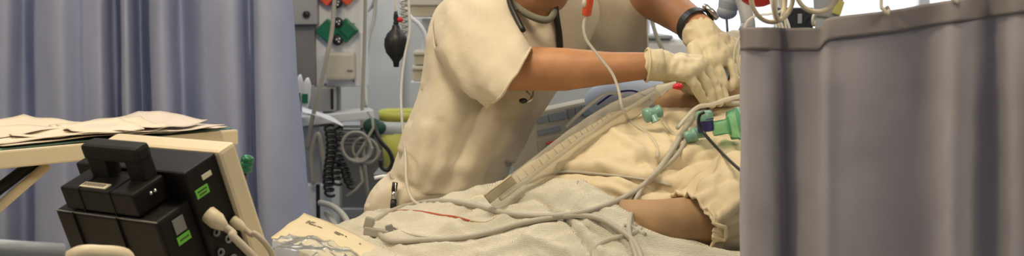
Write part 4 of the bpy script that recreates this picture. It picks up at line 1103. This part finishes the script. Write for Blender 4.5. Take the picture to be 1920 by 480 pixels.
# packs by the curtain edge
for k, (px, py, w_, h_, m2, lab) in enumerate(((556, 176, 16, 70, 'white', 'white sterile pack standing nearest the blue curtain edge'), (570, 178, 18, 62, 'green', 'white sterile pack with green print beside the grey box'))):
    p_ = thing('sterile_pack', lab, 'pack', W(px, py + h_ / 2, 3.86), 'sterile packs beside the curtain')
    rings = []
    for i in range(7):
        t_ = i / 6; ww = w_ / 2 * (.7 + .3 * math.sin(t_ * 3.1)) * (1 if i < 6 else .35)
        y_ = py + h_ / 2 - h_ * t_; lean = 7 * t_
        rings.append([W(px + lean + ww * math.cos(a) , y_ + 2 * math.sin(3 * a), 3.86 + .012 * math.sin(a) * (1.1 - t_)) for a in [2 * math.pi * j / 14 for j in range(14)]])
    mb = MB(); mb.loft(rings); obj('pouch', mb, M['white'], p_)
    mb = MB(); mb.boxpx(px - 4, py - 2, px + 7, py + 16, 3.843, .004, .001); obj('print', mb, M['green'], p_)
# trolley under the shelf: grey body, white upright, black edge
ca = thing('equipment_cart', 'grey equipment cart under the shelf beside the blue curtain', 'cart', (W(600, 300, 3.9).x, 4.0, 0))
mb = MB(); mb.boxpx(560, 236, 612, 346, 3.9, .15, .006); obj('upper_box', mb, M['greyw'], ca)
mb = MB(); mb.boxpx(560, 346, 622, 1000, 3.86, .18, .004); obj('lower_box', mb, M['white'], ca)
mb = MB(); mb.boxpx(593, 346, 599, 420, 3.85, .014, .001); obj('edge_strip', mb, M['rubber'], ca)
mb = MB(); mb.tube([W(588, 346, 3.84), W(584, 290, 3.84), W(596, 250, 3.84), W(606, 300, 3.84), W(612, 350, 3.84)], .006, 8, 6); obj('hose', mb, M['greycab'], ca)
# dark low cabinet right of it and the bin
lc = thing('low_cabinet', 'mid grey low cabinet below the hanging cables', 'cabinet', (W(690, 400, 4.25).x, 4.45, 0))
mb = MB(); mb.boxpx(624, 250, 790, 1000, 4.36, .3, .006); obj('body', mb, M['greyd'], lc)
mb = MB(); mb.boxpx(620, 244, 714, 251, 4.34, .33, .003); obj('top', mb, M['greyw'], lc)
mb = MB(); mb.boxpx(640, 392, 700, 410, 4.33, .04, .003); obj('drawer_handle', mb, M['greyw'], lc)
bn = thing('waste_bin', 'yellow waste bin with a pale liner behind the nurse back', 'bin', W(780, 330, 4.2))
def binring(y, hw, Y=4.2):
    c = W(790, y, Y); hx = hw * Y / F; return [c + V((math.copysign(abs(math.cos(a)) ** .5, math.cos(a)) * hx, math.copysign(abs(math.sin(a)) ** .5, math.sin(a)) * .09, 0)) for a in [2 * math.pi * k / 32 for k in range(32)]]
mb = MB(); mb.loft([binring(326, 66), binring(246, 73)], True, False); mb.loft([binring(224, 76), binring(207, 78)], False, False); obj('shell', mb, M['yellow'], bn, .004)
mb = MB(); mb.loft([binring(248, 74.5), binring(224, 76.5)], False, False); obj('liner', mb, M['liner'], bn, .003)
mb = MB(); mb.boxpx(700, 326, 880, 334, 4.1, .2, .003); obj('tray', mb, M['greyw'], bn)
mb = MB(); mb.boxpx(800, 334, 830, 1000, 4.17, .06, .003); obj('pedestal', mb, M['greyw'], bn)
# coiled cords
def coil(x0, y0, x1, y1, Y, R, turns, r, lab, grp, wob=0):
    pts = []
    n_ = turns * 9
    for k in range(n_ + 1):
        t_ = k / n_; a = 2 * math.pi * turns * t_
        c = W(x0 + (x1 - x0) * t_ + wob * math.sin(t_ * 6), y0 + (y1 - y0) * t_, Y)
        pts.append(c + V((math.cos(a) * R, math.sin(a) * R, .4 * R * math.sin(a))))
    mb = MB(); mb.tube(pts, r, 6, 1, False)
    return tag(obj('coiled_cord', mb, M['rubber']), lab, 'cord', grp)
coil(616, 236, 620, 366, 3.8, .012, 13, .004, 'long black coiled cord hanging nearest the cart', 'black coiled cords', 4)
coil(634, 240, 634, 345, 3.8, .011, 10, .0038, 'black coiled cord hanging in the middle of the three', 'black coiled cords', 4)
coil(636, 300, 662, 352, 3.82, .011, 6, .004, 'short black coiled cord slanting off to the right', 'black coiled cords', 2)
def loopc(cx, cy, R, Y, r, m, lab, tilt=.5, turns=1.0, tail=None):
    pts = []
    for k in range(int(28 * turns) + 1):
        a = 2 * math.pi * k / 28; rr_ = R * (1 + .08 * math.sin(a * 1.7 + cx))
        pts.append(W(cx + rr_ * math.cos(a), cy + rr_ * .95 * math.sin(a), Y + .01 * math.sin(a * .5) + .002 * k / 10))
    if tail: pts += [W(*q) for q in tail]
    mb = MB(); mb.tube(pts, r, 6, 2); return tag(obj('hanging_cable_loop', mb, M[m]), lab, 'cable', 'looped cables on the shelf front')
loopc(668, 276, 28, 3.78, .0042, 'greycon', 'grey cable wound in the left loop under the shelf', .5, 2.3, [(700, 240, 3.8), (690, 210, 3.82)])
loopc(686, 282, 24, 3.80, .004, 'greycon', 'grey cable wound in the right loop under the shelf', .5, 1.4, [(680, 340, 3.8), (650, 368, 3.8)])
mb = MB(); mb.tube([W(700, 232, 3.82), W(712, 262, 3.8), W(730, 284, 3.8), W(736, 304, 3.8), W(728, 319, 3.8), W(716, 314, 3.8), W(713, 300, 3.8)], .006, 8, 6)
tag(obj('black_hose', mb, M['rubber']), 'black curled hose end hanging below the dark green cover', 'hose')
mb = MB(); mb.ball(W(698, 236, 3.86), (.026, .03, .022)); mb.ball(W(712, 240, 3.86), (.018, .025, .018)); mb.ball(W(693, 252, 3.86), (.012, .02, .028))
tag(obj('hanging_cuff', mb, M['dgreen']), 'dark green folded pressure cuff hanging at the shelf end', 'cuff')
mb = MB()
for k in range(6): mb.boxpx(630, 238 + k * 7, 684, 240.5 + k * 7, 3.90, .05, .001)
mb.boxpx(630, 236, 633, 276, 3.9, .05, .001); mb.boxpx(681, 236, 684, 276, 3.9, .05, .001)
tag(obj('wire_basket', mb, M['greyd']), 'small dark wire basket under the white shelf behind the cable loops', 'basket')
# cables in front of the column and beyond
line('column_cable', 'grey cable slanting down in front of the socket plates', 'cable', [(628, -60, 3.86), (627, 0, 3.86), (622, 60, 3.84), (612, 110, 3.82), (596, 180, 3.80), (584, 230, 3.80), (576, 280, 3.82)], .006, M['greycon'])
line('column_cable', 'grey cable straight down beside the white trunking', 'cable', [(686, -60, 3.95), (684, 60, 3.95), (681, 150, 3.94), (679, 230, 3.92), (683, 300, 3.92), (690, 370, 3.92)], .005, M['greycon'])
line('column_cable', 'thin dark cable crossing the wall behind the trunking top', 'cable', [(712, -60, 4.6), (702, 0, 4.6), (690, 20, 4.6), (672, 32, 4.3)], .005, M['greyd'])
line('column_cable', 'grey cable hanging against the wall from top to bin', 'cable', [(706, -60, 4.6), (702, 30, 4.6), (692, 70, 4.5), (686, 130, 4.4), (688, 200, 4.1), (694, 240, 4.1)], .006, M['greycon'])
line('floor_hose', 'pale green hose curving down past the cart to the envelope', 'hose', [(600, 380, 3.7), (622, 386, 3.6), (642, 402, 3.5), (654, 425, 3.4), (656, 470, 3.3)], .008, M['greycab'])
line('floor_hose', 'second pale green hose behind the envelope edge, the lower one', 'hose', [(612, 400, 3.7), (622, 412, 3.6), (630, 430, 3.5), (634, 470, 3.4)], .008, M['greycab'])
# rubber bulb hanging on a line
bb_ = thing('squeeze_bulb', 'black rubber squeeze bulb hanging in front of the wall', 'bulb', W(743, 125, 3.3))
mtx = Matrix.Translation(W(743, 126, 3.3))
s_ = 3.3 / F
mb = MB(); mb.lathe([(0, 0), (5 * s_, .5 * s_), (6 * s_, 10 * s_), (11 * s_, 17 * s_), (19 * s_, 27 * s_), (22.5 * s_, 40 * s_), (22 * s_, 52 * s_), (17 * s_, 63 * s_), (8.5 * s_, 71 * s_), (7 * s_, 77 * s_), (6 * s_, 80 * s_)], mtx, 28); obj('bulb', mb, M['rubber'], bb_)
mb = MB(); mb.lathe([(5 * s_, 78 * s_), (5 * s_, 84 * s_), (4 * s_, 86 * s_), (5 * s_, 92 * s_), (4 * s_, 98 * s_), (3 * s_, 104 * s_), (0, 105 * s_)], mtx, 16); obj('valve', mb, M['rubber'], bb_)
mb = MB(); mb.ball(W(750, 37, 3.29), (.007, .006, .0065)); obj('valve_knob', mb, M['red'], bb_)
mb = MB(); mb.tube([W(743, 24, 3.3), W(742, -10, 3.3), W(742, -80, 3.3)], .003, 8, 4); obj('tube', mb, M['line'], bb_)
pts = []
for k in range(90):
    a = k * .7; pts.append(W(757, -30 + k * 1.1, 3.42) + V((math.cos(a) * .009, math.sin(a) * .009, 0)))
mb = MB(); mb.tube(pts, .0022, 6, 1, False); tag(obj('hanging_spiral_tube', mb, M['greycab']), 'grey spiral tube hanging right behind the rubber bulb', 'tube')
line('drip_line', 'thin clear line hanging from the top past the nurse back to the hem', 'tube', [(763, -60, 3.2), (767, 20, 3.2), (768, 60, 3.2), (758, 110, 3.18), (752, 170, 3.1), (754, 230, 3.0), (760, 290, 2.68), (762, 340, 2.64), (772, 372, 2.62), (790, 386, 2.6)], .003, M['line'])
line('hanging_hose', 'white hose arching between the beige boxes and the nurse back', 'hose', [(752, 0, 4.0), (768, 30, 4.0), (784, 44, 4.0), (796, 62, 4.0), (802, 90, 4.0)], .006, M['white'])
# beige boxes on a rack by the wall
for k, (y0_, y1_, x0_, x1_, lab) in enumerate(((-50, 31, 768, 880, 'beige storage box at the top beside the nurse shoulder'), (96, 122, 776, 880, 'upper beige tray on the rack behind the nurse back'), (124, 152, 774, 880, 'lower beige tray on the rack behind the nurse back'))):
    bx = thing('storage_box', lab, 'box', W((x0_ + x1_) / 2, y1_, 4.5), 'beige boxes on the rack')
    mb = MB(); mb.boxpx(x0_, y0_ + 6, x1_, y1_, 4.45, .25, .004); obj('tray', mb, M['wood'], bx)
    mb = MB(); mb.boxpx(x0_ - 2, y0_, x1_ + 2, y0_ + (7 if k else 60), 4.44, .27, .003); obj('rim', mb, M['beige'], bx)
rk2 = thing('storage_rack', 'white upright rack post behind the nurse back', 'rack', (W(800, 100, 4.45).x, 4.58, 0))
mb = MB(); mb.boxpx(796, -400, 806, 1000, 4.72, .04, .002); obj('upright', mb, M['white'], rk2)
for y_ in (32, 153):
    mb = MB(); mb.boxpx(770, y_, 900, y_ + 3, 4.44, .3, .001); obj('shelf', mb, M['white'], rk2)
line('tray_paper', 'small pale blue plastic lid edge sticking out left of the pen', 'lid', [(702, 334, 2.98), (718, 331, 2.98), (734, 330, 2.98)], .004, M['white'])

# ================================================================== light, sky, camera
w = bpy.data.worlds.new('World'); sc.world = w; w.use_nodes = True
bg = w.node_tree.nodes['Background']; bg.inputs['Color'].default_value = (.90, .95, 1, 1); bg.inputs['Strength'].default_value = 3.0
def area(name, loc, tgt, sx, sy, power, col):
    l = bpy.data.lights.new(name, 'AREA'); l.shape = 'RECTANGLE'; l.size = sx; l.size_y = sy; l.energy = power; l.color = col
    o = bpy.data.objects.new(name, l); COL.objects.link(o); o.location = loc
    o.rotation_euler = (V(tgt) - V(loc)).to_track_quat('-Z', 'Y').to_euler(); return o
area('area_light', (-.35, 2.0, 2.75), (.05, 2.35, 1), .9, .5, 46, (1, .84, .62))
area('area_light', (-2.6, 1.6, 2.7), (-1.2, 3.2, 1.1), .6, .4, 44, (1, .80, .54))  # added warm side lamp, rakes across the blue curtain folds
area('area_light', (.9, 4.8, 2.75), (.8, 4.6, 0), 1.2, .6, 26, (.90, .95, 1))
area('area_light', (-.9, 4.2, 2.75), (-1.0, 4.1, 0), .8, .4, 30, (.90, .94, 1))  # unseen cool lamp, placed to light the column and shine through the curtain
area('area_light', (1.8, .1, 2.75), (.7, 1.9, 1), 1.0, .5, 56, (1, .84, .60))
area('area_light', (-.2, -1.6, 2.75), (0, 2.0, 1), 2.0, .8, 17, (.52, .66, 1))  # added blue fill behind the camera, cools the shadows
area('area_light', (1.2, 3.1, 2.75), (.3, 2.85, 1.3), .8, .4, 16, (1, .92, .80))  # added lamp, brightens the nurse's dim chest and far sleeve
cd = bpy.data.cameras.new('camera'); cam = bpy.data.objects.new('camera', cd); COL.objects.link(cam)
cam.location = CAM; cam.rotation_euler = (math.pi / 2 + PITCH, 0, 0)
cd.sensor_width = 36; cd.lens = 36 * F / 1920; cd.clip_start = .05
cd.dof.use_dof = True; cd.dof.focus_distance = 2.45; cd.dof.aperture_fstop = 6.3
sc.camera = cam
sc.view_settings.view_transform = 'Standard'; sc.view_settings.look = 'None'; sc.view_settings.gamma = 1; sc.view_settings.exposure = -.58
sc.view_settings.use_curve_mapping = False
